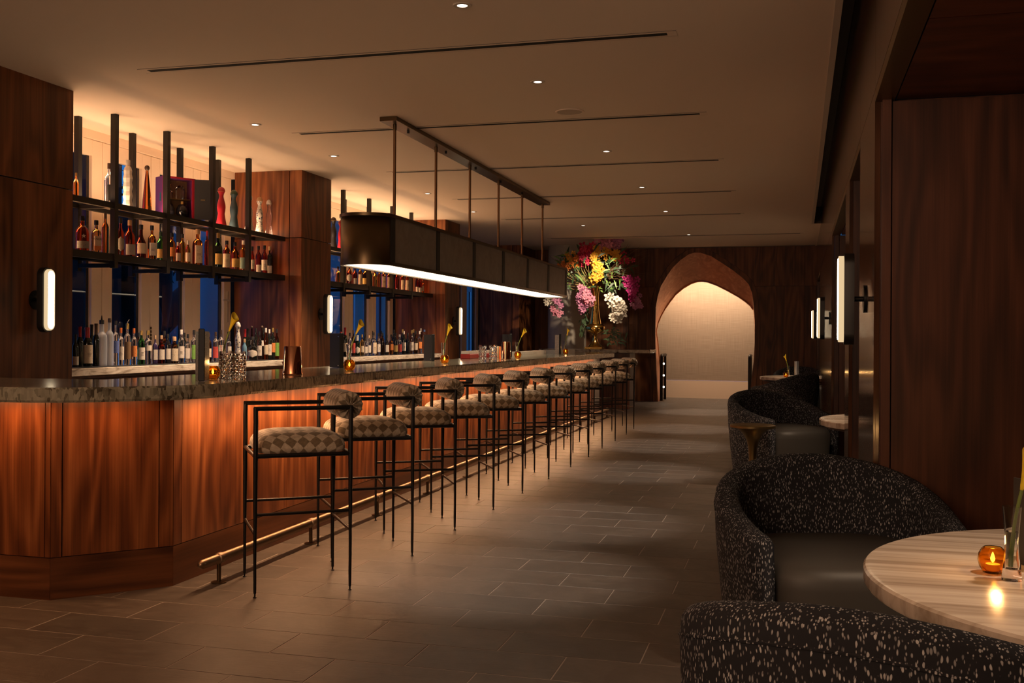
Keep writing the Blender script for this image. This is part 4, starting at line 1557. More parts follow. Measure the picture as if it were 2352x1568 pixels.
  ('slim', -5.78, 14.44, 0.365, 0.059, 'wine', 'none', 'k'),
  ('slim', -5.78, 14.799, 0.375, 0.06, 'wine', 'none', 'gold'),
  ('slim', -5.78, 15.27, 0.379, 0.062, 'wine', 'none', 'gold'),
  ('slim', -5.78, 15.606, 0.396, 0.063, 'brown', 'none', 'w'),
 ],
}
PROF = {
    'round': [(0.90, 0), (0.98, 0.02), (1.0, 0.06), (1.0, 0.50), (0.96, 0.58), (0.82, 0.65), (0.52, 0.71), (0.34, 0.76), (0.31, 0.86), (0.31, 0.88)],
    'flask': [(0.92, 0), (1.0, 0.02), (1.0, 0.06), (1.0, 0.56), (0.97, 0.62), (0.80, 0.68), (0.45, 0.72), (0.34, 0.75), (0.31, 0.86), (0.31, 0.87)],
    'slim': [(0.90, 0), (0.99, 0.015), (1.0, 0.05), (1.0, 0.60), (0.95, 0.66), (0.72, 0.72), (0.44, 0.76), (0.38, 0.80), (0.37, 0.87), (0.37, 0.88)],
    'wine': [(0.90, 0), (0.99, 0.015), (1.0, 0.05), (1.0, 0.58), (0.94, 0.64), (0.70, 0.70), (0.42, 0.75), (0.37, 0.79), (0.36, 0.84), (0.36, 0.85)],
    'vodka': [(0.92, 0), (1.0, 0.015), (1.0, 0.05), (1.0, 0.60), (0.96, 0.65), (0.78, 0.70), (0.48, 0.735), (0.40, 0.76), (0.36, 0.92), (0.36, 0.93)],
    'small': [(0.90, 0), (1.0, 0.02), (1.0, 0.06), (1.0, 0.54), (0.95, 0.62), (0.74, 0.70), (0.46, 0.75), (0.40, 0.84), (0.40, 0.85)],
    'decanter': [(0.92, 0), (1.0, 0.02), (1.0, 0.10), (0.98, 0.40), (0.92, 0.48), (0.66, 0.56), (0.44, 0.64), (0.34, 0.72), (0.32, 0.86), (0.32, 0.87)],
    'taper': [(0.95, 0), (1.0, 0.02), (0.98, 0.10), (0.86, 0.30), (0.62, 0.55), (0.40, 0.76), (0.27, 0.90), (0.27, 0.91)],
    'curvy': [(0.90, 0), (1.0, 0.02), (0.97, 0.06), (0.80, 0.17), (0.68, 0.27), (0.60, 0.335), (0.68, 0.40), (0.76, 0.48), (0.74, 0.56), (0.58, 0.65), (0.42, 0.72), (0.36, 0.76), (0.40, 0.80), (0.58, 0.86), (0.66, 0.885), (0.60, 0.89)],
    'ceramic': [(0.80, 0), (0.95, 0.02), (1.0, 0.10), (0.84, 0.18), (1.0, 0.27), (0.84, 0.36), (1.0, 0.45), (0.84, 0.54), (0.98, 0.63), (0.80, 0.71), (0.86, 0.78), (0.70, 0.84), (0.40, 0.88), (0.40, 0.90)],
}
CAPZ = {'wine': (0.74, 1.0), 'vodka': (0.91, 1.0), 'small': (0.83, 1.0), 'taper': (0.90, 1.0), 'curvy': (0.885, 1.0), 'ceramic': (0.895, 1.0)}
GL_DESC = {'clearamber': 'pale amber', 'redamber': 'reddish amber', 'darkred': 'dark red', 'darkgreen': 'dark green', 'wine': 'dark', 'frost': 'frosted', 'cblack': 'matte black', 'cred': 'matte red', 'cteal': 'dark teal',
           'cwhite': 'white', 'cpattern': 'blue and white patterned', 'gold': 'golden'}
LB = {'white': ('white', .14, .50), 'cream': ('cream', .16, .46), 'bigcream': ('cream', .08, .55), 'yellow': ('yellow', .12, .42), 'orange': ('orange', .22, .52), 'dark': ('dark', .10, .48),
      'lowwhite': ('white', .06, .32), 'smallwhite': ('white', .40, .56), 'blue': ('blue', .28, .55), 'brown': ('brown', .14, .56), 'greenl': ('green', .10, .54), 'teal': ('teal', .10, .45),
      'redl': ('red', .12, .50), 'disc': ('grey', .14, .52), 'oval': ('white', .12, .44), 'star': ('grey', .10, .30), 'knob': ('cream', .10, .52), 'script': ('grey', .08, .36)}
NOUN = {'round': 'broad-shouldered bottle', 'flask': 'square bottle', 'slim': 'slim bottle', 'wine': 'wine bottle', 'vodka': 'tall spirit bottle', 'small': 'small bottle', 'decanter': 'decanter bottle',
        'taper': 'tapered bottle', 'curvy': 'gourd-shaped bottle', 'ceramic': 'faceted bottle'}
NAME = {'round': 'whiskey_bottle', 'flask': 'square_bottle', 'slim': 'spirit_bottle', 'wine': 'wine_bottle', 'vodka': 'vodka_bottle', 'small': 'small_bottle', 'decanter': 'decanter_bottle',
        'taper': 'tapered_bottle', 'curvy': 'gourd_bottle', 'ceramic': 'faceted_bottle'}


def prof_r(prof, z):
    for (r0, z0), (r1, z1) in zip(prof[:-1], prof[1:]):
        if z0 <= z <= z1:
            return r0 + (r1 - r0) * (z - z0) / max(1e-6, z1 - z0)
    return prof[-1][0]


def bottle(row, z0, label, group):
    kind, x, y, h, w, gl, lab, cap = row
    r = w / 2
    if kind in ('slim', 'wine', 'vodka', 'small'):
        r = max(r, 0.024 if h < 0.3 else 0.028)
    t = thing(NAME[kind], label, 'bottle', (x, y, z0), math.radians(random.uniform(-30, -62)), group)
    prof = PROF[kind]
    sq, sy, n = (0.42, 0.72, 28) if kind == 'flask' else (1.0, 1.0, 22)
    if kind == 'ceramic':
        n = 8
    pf = [(q * r, zz * h) for q, zz in prof]
    MB().lathe([(0.001, 0.0)] + pf + [(0.001, pf[-1][1])], n, sq=sq, sy=sy, cap0=False, cap1=False).build('body', 'bottle_' + gl, t, kind != 'ceramic')
    c0, c1 = CAPZ.get(kind, (0.86, 1.0))
    rc = prof_r(prof, c0 + 0.001) * r * 1.04
    if kind == 'curvy':
        m = MB().lathe([(rc, c0 * h), (rc * 0.98, (c0 + .03) * h), (rc * 0.82, (c0 + .07) * h), (rc * 0.5, (c0 + .10) * h), (0.001, h)], 18, cap1=False)
        MB().lathe([(rc * 1.02, c0 * h - 0.005), (rc * 1.04, c0 * h - 0.001)], 18, cap0=False, cap1=False).build('cap_band', 'cap_gold' if gl in ('cred', 'cblack') else 'cap_' + cap, t)
    elif kind == 'taper':
        m = MB().ball((0, 0, h * 0.945), rc * 1.9, 14, 8, 1.1)
    elif kind == 'wine':
        m = MB().lathe([(rc * 1.02, c0 * h), (rc * 0.95, 0.80 * h), (rc * 0.93, 0.95 * h), (rc * 1.02, 0.955 * h), (rc * 1.0, h), (0.001, h)], 14, cap1=False)
    else:
        k = 1.18 if cap in ('cork', 'k', 'gold') else 1.04
        m = MB().lathe([(rc * k, c0 * h), (rc * k, (c1 - 0.012) * h), (rc * k * 0.9, c1 * h), (0.001, c1 * h)], 14, cap1=False)
    m.build('cap', 'cap_' + cap, t, True)
    if lab in LB:
        col, a, b = LB[lab]
        ns = 14
        span = math.radians(62 if kind != 'flask' else 46)
        rows_ = 6
        m = MB()
        rings = []
        for j in range(rows_ + 1):
            q = j / rows_
            zz = (a + (b - a) * q)
            rr = prof_r(prof, zz) * r + 0.0012
            sp = span
            if lab in ('disc', 'oval'):
                sp = span * max(0.02, math.sqrt(max(0, 1 - (2 * q - 1) ** 2)))
            ring = []
            for i in range(ns + 1):
                an = -sp + 2 * sp * i / ns
                ca, sa = math.cos(an), math.sin(an)
                if sq != 1.0:
                    ca = math.copysign(abs(ca) ** sq, ca)
                    sa = math.copysign(abs(sa) ** sq, sa)
                ring.append((rr * ca, rr * sa * (sy if sq != 1.0 else 1), zz * h))
            rings.append(ring)
        m.rings(rings, False, False, closed=False)
        lo = m.build('label', 'label_' + col, t, True)
        if lab == 'star':
            s = MB()
            pts = [(0.001 + r + 0.0015, 0.019 * (1 if k % 2 == 0 else 0.42) * math.sin(2 * PI * k / 10), 0.135 + 0.019 * (1 if k % 2 == 0 else 0.42) * math.cos(2 * PI * k / 10)) for k in range(10)]
            s.rings([[(p[0], p[1], p[2]) for p in pts], [(p[0] + 0.002, p[1], p[2]) for p in pts]])
            s.build('star_emblem', 'print_white', lo)
        if lab == 'knob':
            box('lower_label', (r + 0.0008, -0.030, 0.028), (r + 0.0022, 0.030, 0.068), 'label_orange', lo)
            cu = bpy.data.curves.new('lettering', 'FONT')
            cu.body = 'KNOB'
            cu.size = 0.026
            cu.extrude = 0.0004
            cu.align_x = 'CENTER'
            tmp = bpy.data.objects.new('lettering', cu)
            me = bpy.data.meshes.new_from_object(tmp)
            bpy.data.objects.remove(tmp)
            me.materials.clear()
            me.materials.append(MATS['print_ink'])
            to = bpy.data.objects.new('lettering', me)
            COL.objects.link(to)
            to.parent = lo
            to.matrix_local = Matrix.Translation((r + 0.0030, 0, 0.118)) @ Matrix(((0, 0, 1, 0), (1, 0, 0, 0), (0, 1, 0, 0), (0, 0, 0, 1)))
        elif lab in ('bigcream', 'white') and h > 0.29:
            pr_ = MB()
            zc = (a + b) / 2 * h
            for q in range(3):
                pr_.box((r + 0.0014, -r * 0.34, zc + 0.008 - q * 0.012), (r + 0.0019, r * 0.34, zc + 0.0105 - q * 0.012))
            pr_.build('print', 'print_ink', lo)
    return t


SHELF = {'near_low': (2.046, 'lower shelf, near bay', 'whiskeys on the near lower shelf'), 'near_up': (2.486, 'upper shelf, near bay', 'display bottles on the near upper shelf'),
         'near_back': (1.086, 'near back counter', 'bottles on the near back counter'), 'near_back2': (1.086, 'rear row of near back counter', 'bottles on the near back counter'),
         'far_low': (2.046, 'lower shelf behind pendant', 'whiskeys on the lower shelf behind the pendant'), 'far_up': (2.486, 'upper shelf behind pendant', 'display bottles behind the pendant'),
         'far_back': (1.086, 'middle back counter', 'bottles on the middle back counter'), 'far_back2': (1.086, 'rear row of middle back counter', 'bottles on the middle back counter')}
BOT = []
for key, rows in ROWS.items():
    z0, where, grp = SHELF[key]
    for k, row in enumerate(rows):
        kind, x, y, h, w, gl, lab, cap = row
        if key == 'far_up':
            row = (kind, x, y + (0.02 if k else -0.08), h, 0.11, gl, lab, cap)
        g = GL_DESC.get(gl, gl)
        desc = '%s %s' % (g, NOUN[kind])
        if lab in LB:
            desc += ' with %s label' % LB[lab][0]
        last = k == len(rows) - 1
        label = '%s, %s from left on %s' % (desc, ORD[k], where)
        BOT.append(bottle(row, z0, label, grp))

# pourers on two of the vodka and gin bottles
for b in BOT:
    if b.name.startswith('vodka_bottle') and abs(b.location.y - 7.446) < 0.01:
        MB().tube([(0, 0, 0.385), (0.0, 0, 0.40), (0.012, 0, 0.425)], [0.008, 0.006, 0.003], 8).build('pourer', 'black_metal', b, True)
    if b.name.startswith('spirit_bottle') and abs(b.location.y - 7.793) < 0.01:
        MB().tube([(0, 0, 0.362), (0.0, 0.002, 0.375), (0.002, 0.016, 0.40)], [0.007, 0.005, 0.003], 8).build('pourer', 'silver', b, True)
    if b.location.z > 2 and b.location.z < 2.2 and abs(b.location.y - 9.554) < 0.01:
        tg = box('hang_tag', (0.050, 0.006, 0.175), (0.053, 0.066, 0.225), 'menu_black', b)
        tg.rotation_euler = (math.radians(18), 0, 0)

# presentation box with open doors on the upper shelf
PBX, PBY = -5.835, 8.83
pb = thing('presentation_box', 'open purple and crimson presentation box on the near upper shelf', 'gift box', (PBX, PBY, 2.486), math.radians(-30))
m = MB().box((-0.08, -0.165, 0), (0.075, 0.165, 0.012)).box((-0.08, -0.165, 0.388), (0.075, 0.165, 0.40)).box((-0.08, -0.165, 0.012), (0.075, -0.153, 0.388)).box((-0.08, 0.153, 0.012), (0.075, 0.165, 0.388)).box((-0.08, -0.153, 0.012), (-0.068, 0.153, 0.388))
m.build('case', 'purple_box', pb)
m = MB().box((0.0755, -0.168, 0), (0.085, 0.168, 0.014)).box((0.0755, -0.168, 0.386), (0.085, 0.168, 0.402)).box((0.0755, -0.168, 0.014), (0.085, -0.150, 0.386)).box((0.0755, 0.135, 0.014), (0.085, 0.168, 0.386))
m.build('front_rim', 'crimson', pb)
box('lining', (-0.0675, -0.152, 0.013), (-0.062, 0.152, 0.387), 'label_brown', pb)
box('inner_shelf', (-0.061, -0.152, 0.19), (0.03, 0.152, 0.20), 'brass_dark', pb)
box('clasp', (0.02, -0.170, 0.16), (0.045, -0.1655, 0.24), 'brass', pb)
d2 = box('door', (0, 0.0, 0), (0.15, 0.012, 0.395), 'menu_black', pb)
d2.location = (0.088, 0.156, 0.002)
d2.rotation_euler = (0, 0, math.radians(62))
box('print', (0.06, -0.0008, 0.19), (0.10, -0.0002, 0.20), 'brass_dark', d2)


def inbox(u, v, z):
    a = math.radians(-30)
    return (PBX + u * math.cos(a) - v * math.sin(a), PBY + u * math.sin(a) + v * math.cos(a), 2.486 + z)


dc = thing('decanter', 'gold-topped crystal decanter in the open presentation box', 'decanter', inbox(-0.012, -0.06, 0.2005))
MB().lathe([(0.001, 0), (0.036, 0.0), (0.040, 0.01), (0.040, 0.05), (0.028, 0.07), (0.014, 0.08), (0.014, 0.10), (0.001, 0.10)], 10, cap0=False, cap1=False).build('body', 'cut_crystal', dc)
MB().lathe([(0.018, 0.10), (0.026, 0.115), (0.022, 0.14), (0.001, 0.15)], 12, cap1=False).build('stopper', 'brass', dc, True)
dc2 = thing('decanter', 'small square crystal decanter beside the gold-topped one in the box', 'decanter', inbox(-0.012, 0.055, 0.2005))
MB().lathe([(0.001, 0), (0.034, 0.0), (0.038, 0.01), (0.038, 0.10), (0.02, 0.13), (0.001, 0.14)], 8, sq=0.5, cap0=False, cap1=False).build('body', 'cut_crystal', dc2)
for k, (vv, lab) in enumerate(((-0.076, 'dark rounded flask in the left of the open presentation box'), (0.07, 'dark rounded flask in the right of the open presentation box'))):
    f = thing('dark_flask', lab, 'bottle', inbox(0.006, vv, 0.0125), 0, 'flasks in the presentation box')
    MB().lathe([(0.02, 0), (0.045, 0.012), (0.060, 0.05), (0.058, 0.09), (0.042, 0.125), (0.016, 0.14)], 20).build('body', 'bottle_black', f, True)
    MB().cyl((0, 0, 0.1402), (0, 0, 0.165), 0.016, 12).build('cap', 'cap_gold', f, True)

# ------------------------------------------------------------------ things standing on the bar top
BT = 1.0905


def votive(loc, label, s=1.0, light=0.35):
    t = thing('votive_candle', label, 'candle', loc, 0, 'amber votive candles')
    o = [(0.020, 0.0), (0.026, 0.002), (0.036, 0.018), (0.0405, 0.038), (0.038, 0.056), (0.030, 0.070), (0.0245, 0.075)]
    i = [(0.0225, 0.0735), (0.028, 0.068), (0.0355, 0.055), (0.0375, 0.038), (0.033, 0.020), (0.022, 0.008), (0.001, 0.007)]
    MB().lathe([(0.001, 0.0)] + [(r * s, z * s) for r, z in o] + [(r * s, z * s) for r, z in i], 28, cap0=False, cap1=False).build('glass_holder', 'amber_votive', t, True)
    MB().lathe([(0.019 * s, 0.0085 * s), (0.019 * s, 0.026 * s), (0.001, 0.027 * s)], 16).build('candle', 'wax', t, True)
    MB().lathe([(0.001, 0.030 * s), (0.0055 * s, 0.036 * s), (0.0065 * s, 0.042 * s), (0.004 * s, 0.052 * s), (0.0008, 0.060 * s)], 10).build('flame', 'flame', t, True)
    lamp('POINT', (loc[0], loc[1], loc[2] + 0.095 * s), light, (1.0, 0.50, 0.16), size=0.012, name='candle_lamp')
    return t


def calla_vase(loc, label, bend, h=0.20, s=1.0, lift=0.10):
    t = thing('bud_vase', label, 'vase', loc, 0, 'bud vases with calla lilies')
    o = [(0.0265, 0.0), (0.027, 0.004), (0.024, 0.03), (0.0195, 0.075), (0.018, 0.10), (0.020, 0.14), (0.0235, 0.18), (0.025, h)]
    i = [(0.0235, h), (0.0215, 0.18), (0.018, 0.14), (0.0155, 0.10), (0.0165, 0.075), (0.019, 0.04), (0.017, 0.030), (0.001, 0.028)]
    MB().lathe([(0.001, 0.0)] + [(r * s, z) for r, z in o + i], 24, cap0=False, cap1=False).build('glass', 'clear_glass', t, True)
    MB().lathe([(0.0010, 0.0285), (0.0165 * s, 0.031), (0.0185 * s, 0.04), (0.0160 * s, 0.075), (0.0150 * s, 0.10), (0.0170 * s, 0.135), (0.001, 0.135)], 20, cap0=False, cap1=False).build('water', 'water', t, True)
    bx, by = bend
    n = 9
    p = []
    top = Vector((bx, by, h + lift))
    for k in range(n):
        q = k / (n - 1)
        p.append(Vector((-bx * 0.10 * (1 - q) + bx * q ** 2.0, -by * 0.10 * (1 - q) + by * q ** 2.0, 0.036 + (h + lift - 0.036) * q)))
    fl = thing('calla_lily', label.replace('bud vase with', '').replace('clear glass ', '').strip().replace('  ', ' '), 'flower', loc, 0, 'yellow calla lilies')
    fl['label'] = 'yellow calla lily in the ' + label.split('with yellow calla ')[-1] if 'with yellow calla ' in label else label
    MB().tube([tuple(q) for q in p], [0.0048] * n, 8).build('stem', 'stem_green', fl, True)
    ax = (p[-1] - p[-2]).normalized()
    ax = (ax + Vector((bx, by, 0)) * 1.5).normalized()
    side = ax.cross(Vector((0, 0, 1)))
    if side.length < 1e-3:
        side = Vector((1, 0, 0))
    side.normalize()
    upv = side.cross(ax).normalized()
    rings = []
    for k, (d, r) in enumerate(((0, 0.005), (0.012, 0.0075), (0.030, 0.010), (0.050, 0.0135), (0.066, 0.020), (0.078, 0.028), (0.084, 0.034))):
        ring = []
        for j in range(18):
            a = 2 * PI * j / 18
            w = (0.5 + 0.5 * math.cos(a)) ** 2
            ext = d + (0.030 * w if k >= 5 else 0.012 * w if k == 4 else 0)
            rr = r * (1 - 0.25 * (0.5 - 0.5 * math.cos(a))) * (1.0 - 0.25 * w if k == 6 else 1)
            ring.append(tuple(p[-1] + ax * ext * 1.05 + (upv * math.cos(a) + side * math.sin(a)) * rr))
        rings.append(ring)
    MB().rings(rings, True, False).build('spathe', 'calla_yellow', fl, 'all')
    c = p[-1] + ax * 0.025
    MB().tube([tuple(c), tuple(c + ax * 0.045)], [0.004, 0.0025], 8).build('spadix', 'petal_orange', fl, True)
    return t


def menu_book(loc, label, a0, half, h=0.29, w=0.155, outer='shagreen', spine='menu_black'):
    """open book standing on its edge, spine towards direction a0"""
    t = thing('menu_book', label, 'menu', loc, a0, 'standing menus')
    box('spine', (0.0, -0.017, 0.0), (0.012, 0.017, h + (0.012 if outer == 'shagreen' else 0)), spine, t, 0.004)
    for s in (-1, 1):
        c = box('cover', (-w, 0, 0.001), (0.0, 0.006 * s, h - 0.004), outer, t)
        c.location = (0.0, 0.012 * s, 0)
        c.rotation_euler = (0, 0, -s * half)
        lf = box('leaf', (-w + 0.01, -0.001 * s, 0.006), (-0.004, -0.004 * s, h - 0.012), 'glove_white', t)
        lf.location = c.location
        lf.rotation_euler = c.rotation_euler
        if outer != 'shagreen':
            for zz in (0.02, h - 0.03):
                MB().cyl((-0.012, 0.006 * s, zz), (-0.012, 0.009 * s, zz), 0.005, 10).build('stud', 'silver', c)
    return t


def crystal_glass(loc, label, h=0.165, r=0.041):
    t = thing('mixing_glass', label, 'glass', loc, 0, 'cut crystal mixing glasses')
    n = 30
    rings = []
    for q in range(15):
        z = h * q / 14
        ring = []
        for i in range(n):
            a = 2 * PI * i / n
            d = 0
            if 0.06 < q / 14 < 0.9:
                d = -0.0030 * ((i + q) % 3 == 0) - 0.0030 * ((i - q) % 3 == 0)
            ring.append(((r + d) * math.cos(a), (r + d) * math.sin(a), z))
        rings.append(ring)
    for q in range(7):
        z = h - (h - 0.02) * q / 6
        rings.append([((r - 0.009) * math.cos(2 * PI * i / n), (r - 0.009) * math.sin(2 * PI * i / n), z) for i in range(n)])
    MB().rings(rings).build('glass', 'cut_crystal', t)
    return t


def shaker(name, label, loc, h, r0, r1, cat='cocktail shaker'):
    t = thing(name, label, cat, loc, 0, 'copper bar tools')
    MB().lathe([(0.001, 0.0), (r0 - 0.002, 0.0), (r0, 0.003), (r0 - 0.002, 0.01), (r1, h - 0.006), (r1 - 0.004, h), (0.001, h)], 40, cap0=False, cap1=False).build('tin', 'copper', t, True)
    MB().lathe([(r0 + 0.0005, 0.001), (r0 + 0.0015, 0.003), (r0 + 0.0005, 0.006)], 40, cap0=False, cap1=False).build('rim', 'copper', t, True)
    return t


def jigger(label, loc, h, r):
    t = thing('jigger', label, 'jigger', loc, 0, 'copper bar tools')
    MB().lathe([(0.001, 0), (r * 0.82, 0), (r * 0.80, 0.004), (r * 0.36, h * 0.40), (r * 0.34, h * 0.43), (r * 0.40, h * 0.47), (r, h), (r * 0.93, h), (r * 0.35, h * 0.52), (0.001, h * 0.5)], 24, cap0=False, cap1=False).build('double_cone', 'copper', t, True)
    return t


menu_book((-3.215, 5.13, BT), 'standing menu with grey shagreen covers and black spine, nearest on the bar', math.radians(-60), math.radians(9), 0.285, 0.13)
votive((-3.262, 5.325, BT), 'amber votive candle on the bar, in front of the nearest menu', 1.08)
calla_vase((-3.345, 5.56, BT), 'clear glass bud vase with yellow calla nearest bud vase on the bar', (0.055, -0.010), 0.20, 1.0, 0.085)
crystal_glass((-3.262, 5.475, BT), 'cut crystal mixing glass beside the nearest bud vase, left of the near pair')
crystal_glass((-3.14, 5.41, BT), 'cut crystal mixing glass, right of the near pair on the bar')
jigger('small copper jigger left of the near shaker', (-3.47, 6.60, BT), 0.075, 0.020)
jigger('tall copper jigger beside the near shaker', (-3.40, 6.64, BT), 0.14, 0.030)
shaker('cocktail_shaker', 'large polished copper shaker tin, nearest on the bar', (-3.225, 6.245, BT), 0.19, 0.066, 0.056)
menu_book((-3.52, 7.66, BT), 'standing black leather menu in front of the middle wood column', math.radians(-48), math.radians(15), 0.285, 0.145, 'menu_black')
votive((-3.17, 7.04, BT), 'amber votive candle on the bar before the middle wood column', 1.12)
calla_vase((-3.255, 7.22, BT), 'clear glass bud vase with yellow calla second bud vase on the bar', (0.065, -0.02), 0.20, 1.0, 0.075)
menu_book((-3.67, 10.28, BT), 'standing black menu at the end of the middle bottle counter', math.radians(-50), math.radians(14), 0.285, 0.145, 'menu_black')
votive((-3.222, 9.36, BT), 'amber votive candle under the middle of the pendant', 1.12)
calla_vase((-3.29, 9.52, BT), 'clear glass bud vase with yellow calla third bud vase on the bar', (0.040, -0.01), 0.20, 1.0, 0.07)
crystal_glass((-3.15, 10.38, BT), 'cut crystal mixing glass, left of the far pair on the bar', 0.175, 0.042)
crystal_glass((-3.055, 10.45, BT), 'cut crystal mixing glass, right of the far pair on the bar', 0.175, 0.042)
shaker('cocktail_shaker', 'short copper tin beside the far shaker', (-3.33, 11.62, BT), 0.15, 0.046, 0.044)
shaker('cocktail_shaker', 'tall copper shaker tin, far end of the bar', (-3.22, 11.55, BT), 0.205, 0.060, 0.050)
menu_book((-3.50, 12.78, BT), 'standing black menu between the far shaker and the fourth bud vase', math.radians(-50), math.radians(15), 0.30, 0.145, 'menu_black')
votive((-3.217, 12.08, BT), 'amber votive candle by the fourth bud vase, beyond the shakers', 1.12)
calla_vase((-3.275, 12.26, BT), 'clear glass bud vase with yellow calla fourth bud vase on the bar', (0.060, -0.02), 0.20, 1.0, 0.06)
menu_book((-3.47, 15.57, BT), 'standing grey menu, farthest on the bar', math.radians(-60), math.radians(14), 0.30, 0.12, 'shagreen')
votive((-3.392, 15.63, BT), 'amber votive candle, farthest on the bar', 1.12)
calla_vase((-3.45, 15.85, BT), 'clear glass bud vase with yellow calla farthest bud vase on the bar', (0.030, 0.0), 0.20, 1.0, 0.09)
rb = thing('red_case', 'long flat red box behind the far pair of crystal glasses', 'box', (-3.72, 12.1, BT))
box('case', (-0.06, -0.55, 0), (0.06, 0.55, 0.055), 'red_card', rb, 0.004)
for q in (-0.35, 0.1):
    box('printed_line', (0.0602, q, 0.022), (0.0606, q + 0.16, 0.032), 'crimson', rb)
for k, (y0, y1, lab) in enumerate(((11.55, 12.65, 'row of folded white napkins on top of the red box'), (13.5, 15.6, 'row of folded white napkins along the rear of the bar top'))):
    t = thing('napkin_row', lab, 'napkins', (-3.74 if k else -3.73, 0, BT + (0.056 if k == 0 else 0)), 0, 'rows of white napkins')
    m = MB()
    y = y0
    while y < y1:
        m.box((-0.04, y, 0), (0.04, y + 0.022, 0.055 if k else 0.035))
        y += 0.036
    o = m.build('napkins', 'glove_white', t)
    o['kind'] = 'stuff'
tr = thing('serving_tray', 'pale shallow tray near the far end of the bar', 'tray', (-3.62, 16.3, BT))
m = MB().box((-0.15, -0.4, 0), (0.15, 0.4, 0.008)).box((-0.15, -0.4, 0.008), (-0.14, 0.4, 0.06)).box((0.14, -0.4, 0.008), (0.15, 0.4, 0.06)).box((-0.14, -0.4, 0.008), (0.14, -0.39, 0.06)).box((-0.14, 0.39, 0.008), (0.14, 0.4, 0.06))
m.build('tray', 'steel_grey', tr)

# on the tables
TT = 0.6805
votive((0.562, 3.21, TT), 'amber votive candle on the foreground marble table', 1.0, 0.5)
calla_vase((0.598, 3.135, TT), 'clear glass bud vase with yellow calla bud vase on the foreground marble table', (0.022, -0.012), 0.205, 1.0, 0.048)
menu_book((0.735, 3.26, TT), 'standing dark menu at the right edge of the foreground table', math.radians(-100), math.radians(40), 0.26, 0.14, 'menu_black')
votive((-0.09, 18.50, TT), 'amber votive candle on the farthest table', 1.1)
calla_vase((-0.05, 18.62, TT), 'clear glass bud vase with yellow calla bud vase on the farthest table', (-0.035, 0.0), 0.20, 1.0, 0.08)
menu_book((0.08, 18.55, TT), 'standing pale grey menu on the farthest table', math.radians(-95), math.radians(12), 0.28, 0.10, 'steel_grey', 'steel_grey')

# ------------------------------------------------------------------ console and flowers near the arch
cs = thing('console', 'dark wood console with pale veined stone slab at the end of the bar', 'console', (0, 0, 0))
MB().rbox((-4.70, 19.20, 1.062), (-2.55, 20.10, 1.125), 0.008).build('stone_slab', 'veined_stone', cs)
box('cabinet', (-4.60, 19.30, 0.0), (-2.95, 20.0, 1.0615), 'walnut_dark', cs)
fv = thing('flower_vase', 'tall brass urn vase holding the large flower arrangement', 'vase', (-3.68, 19.62, 1.1255))
MB().rbox((-0.17, -0.17, 0), (0.17, 0.17, 0.045), 0.006).build('plinth', 'brass', fv)
MB().lathe([(0.13, 0.046), (0.14, 0.06), (0.10, 0.10), (0.06, 0.15), (0.045, 0.20), (0.045, 0.26), (0.06, 0.30), (0.14, 0.335), (0.185, 0.37), (0.195, 0.42), (0.175, 0.46), (0.125, 0.49), (0.120, 0.51), (0.115, 0.54), (0.088, 0.68), (0.072, 0.84), (0.078, 0.86), (0.072, 0.88),
            (0.068, 1.02), (0.085, 1.14), (0.12, 1.22), (0.11, 1.22), (0.06, 1.05), (0.001, 1.04)], 36, cap1=False).build('urn', 'brass', fv, True)
FB = Vector((-3.68, 19.62, 2.32))
fa = thing('flower_arrangement', 'large mixed arrangement of orchids and curly willow in the brass urn', 'flowers', tuple(FB))


def flower(m, c, r, facing, petals=5):
    f = Vector(facing).normalized()
    x = f.cross(Vector((0.13, 0.2, 1))).normalized()
    y = f.cross(x)
    a0 = random.random() * 6
    for k in range(petals):
        a = a0 + 2 * PI * k / petals
        d = x * math.cos(a) + y * math.sin(a)
        t = f.cross(d)
        p = Vector(c)
        b = p + d * r * 0.12
        m.add([tuple(b), tuple(p + d * r * 0.6 + t * r * 0.36 + f * r * 0.18), tuple(p + d * r * 1.05 + t * r * 0.14 + f * r * 0.05), tuple(p + d * r * 1.05 - t * r * 0.14 + f * r * 0.05),
               tuple(p + d * r * 0.6 - t * r * 0.36 + f * r * 0.18), tuple(p + d * r * 0.55 + f * r * 0.02)],
              [(0, 1, 5), (1, 2, 5), (2, 3, 5), (3, 4, 5), (4, 0, 5)])


def spray(mat, pts, n, r, spread, name):
    m = MB()
    for _ in range(n):
        q = random.random() * (len(pts) - 1)
        i = min(int(q), len(pts) - 2)
        c = Vector(pts[i]).lerp(Vector(pts[i + 1]), q - i) + Vector([random.gauss(0, spread) for _ in range(3)])
        flower(m, c, r * random.uniform(0.8, 1.15), (0.55 + random.gauss(0, .3), -1 + random.gauss(0, .3), random.gauss(0.05, .4)), random.choice((5, 6)))
    return m.build(name, mat, fa)


# offsets (right along the picture, depth, up) from the mouth of the urn
def P3(u, w, v):
    return (u * 0.965 + w * 0.26, u * 0.26 * -1 * 0.0 + w, v)


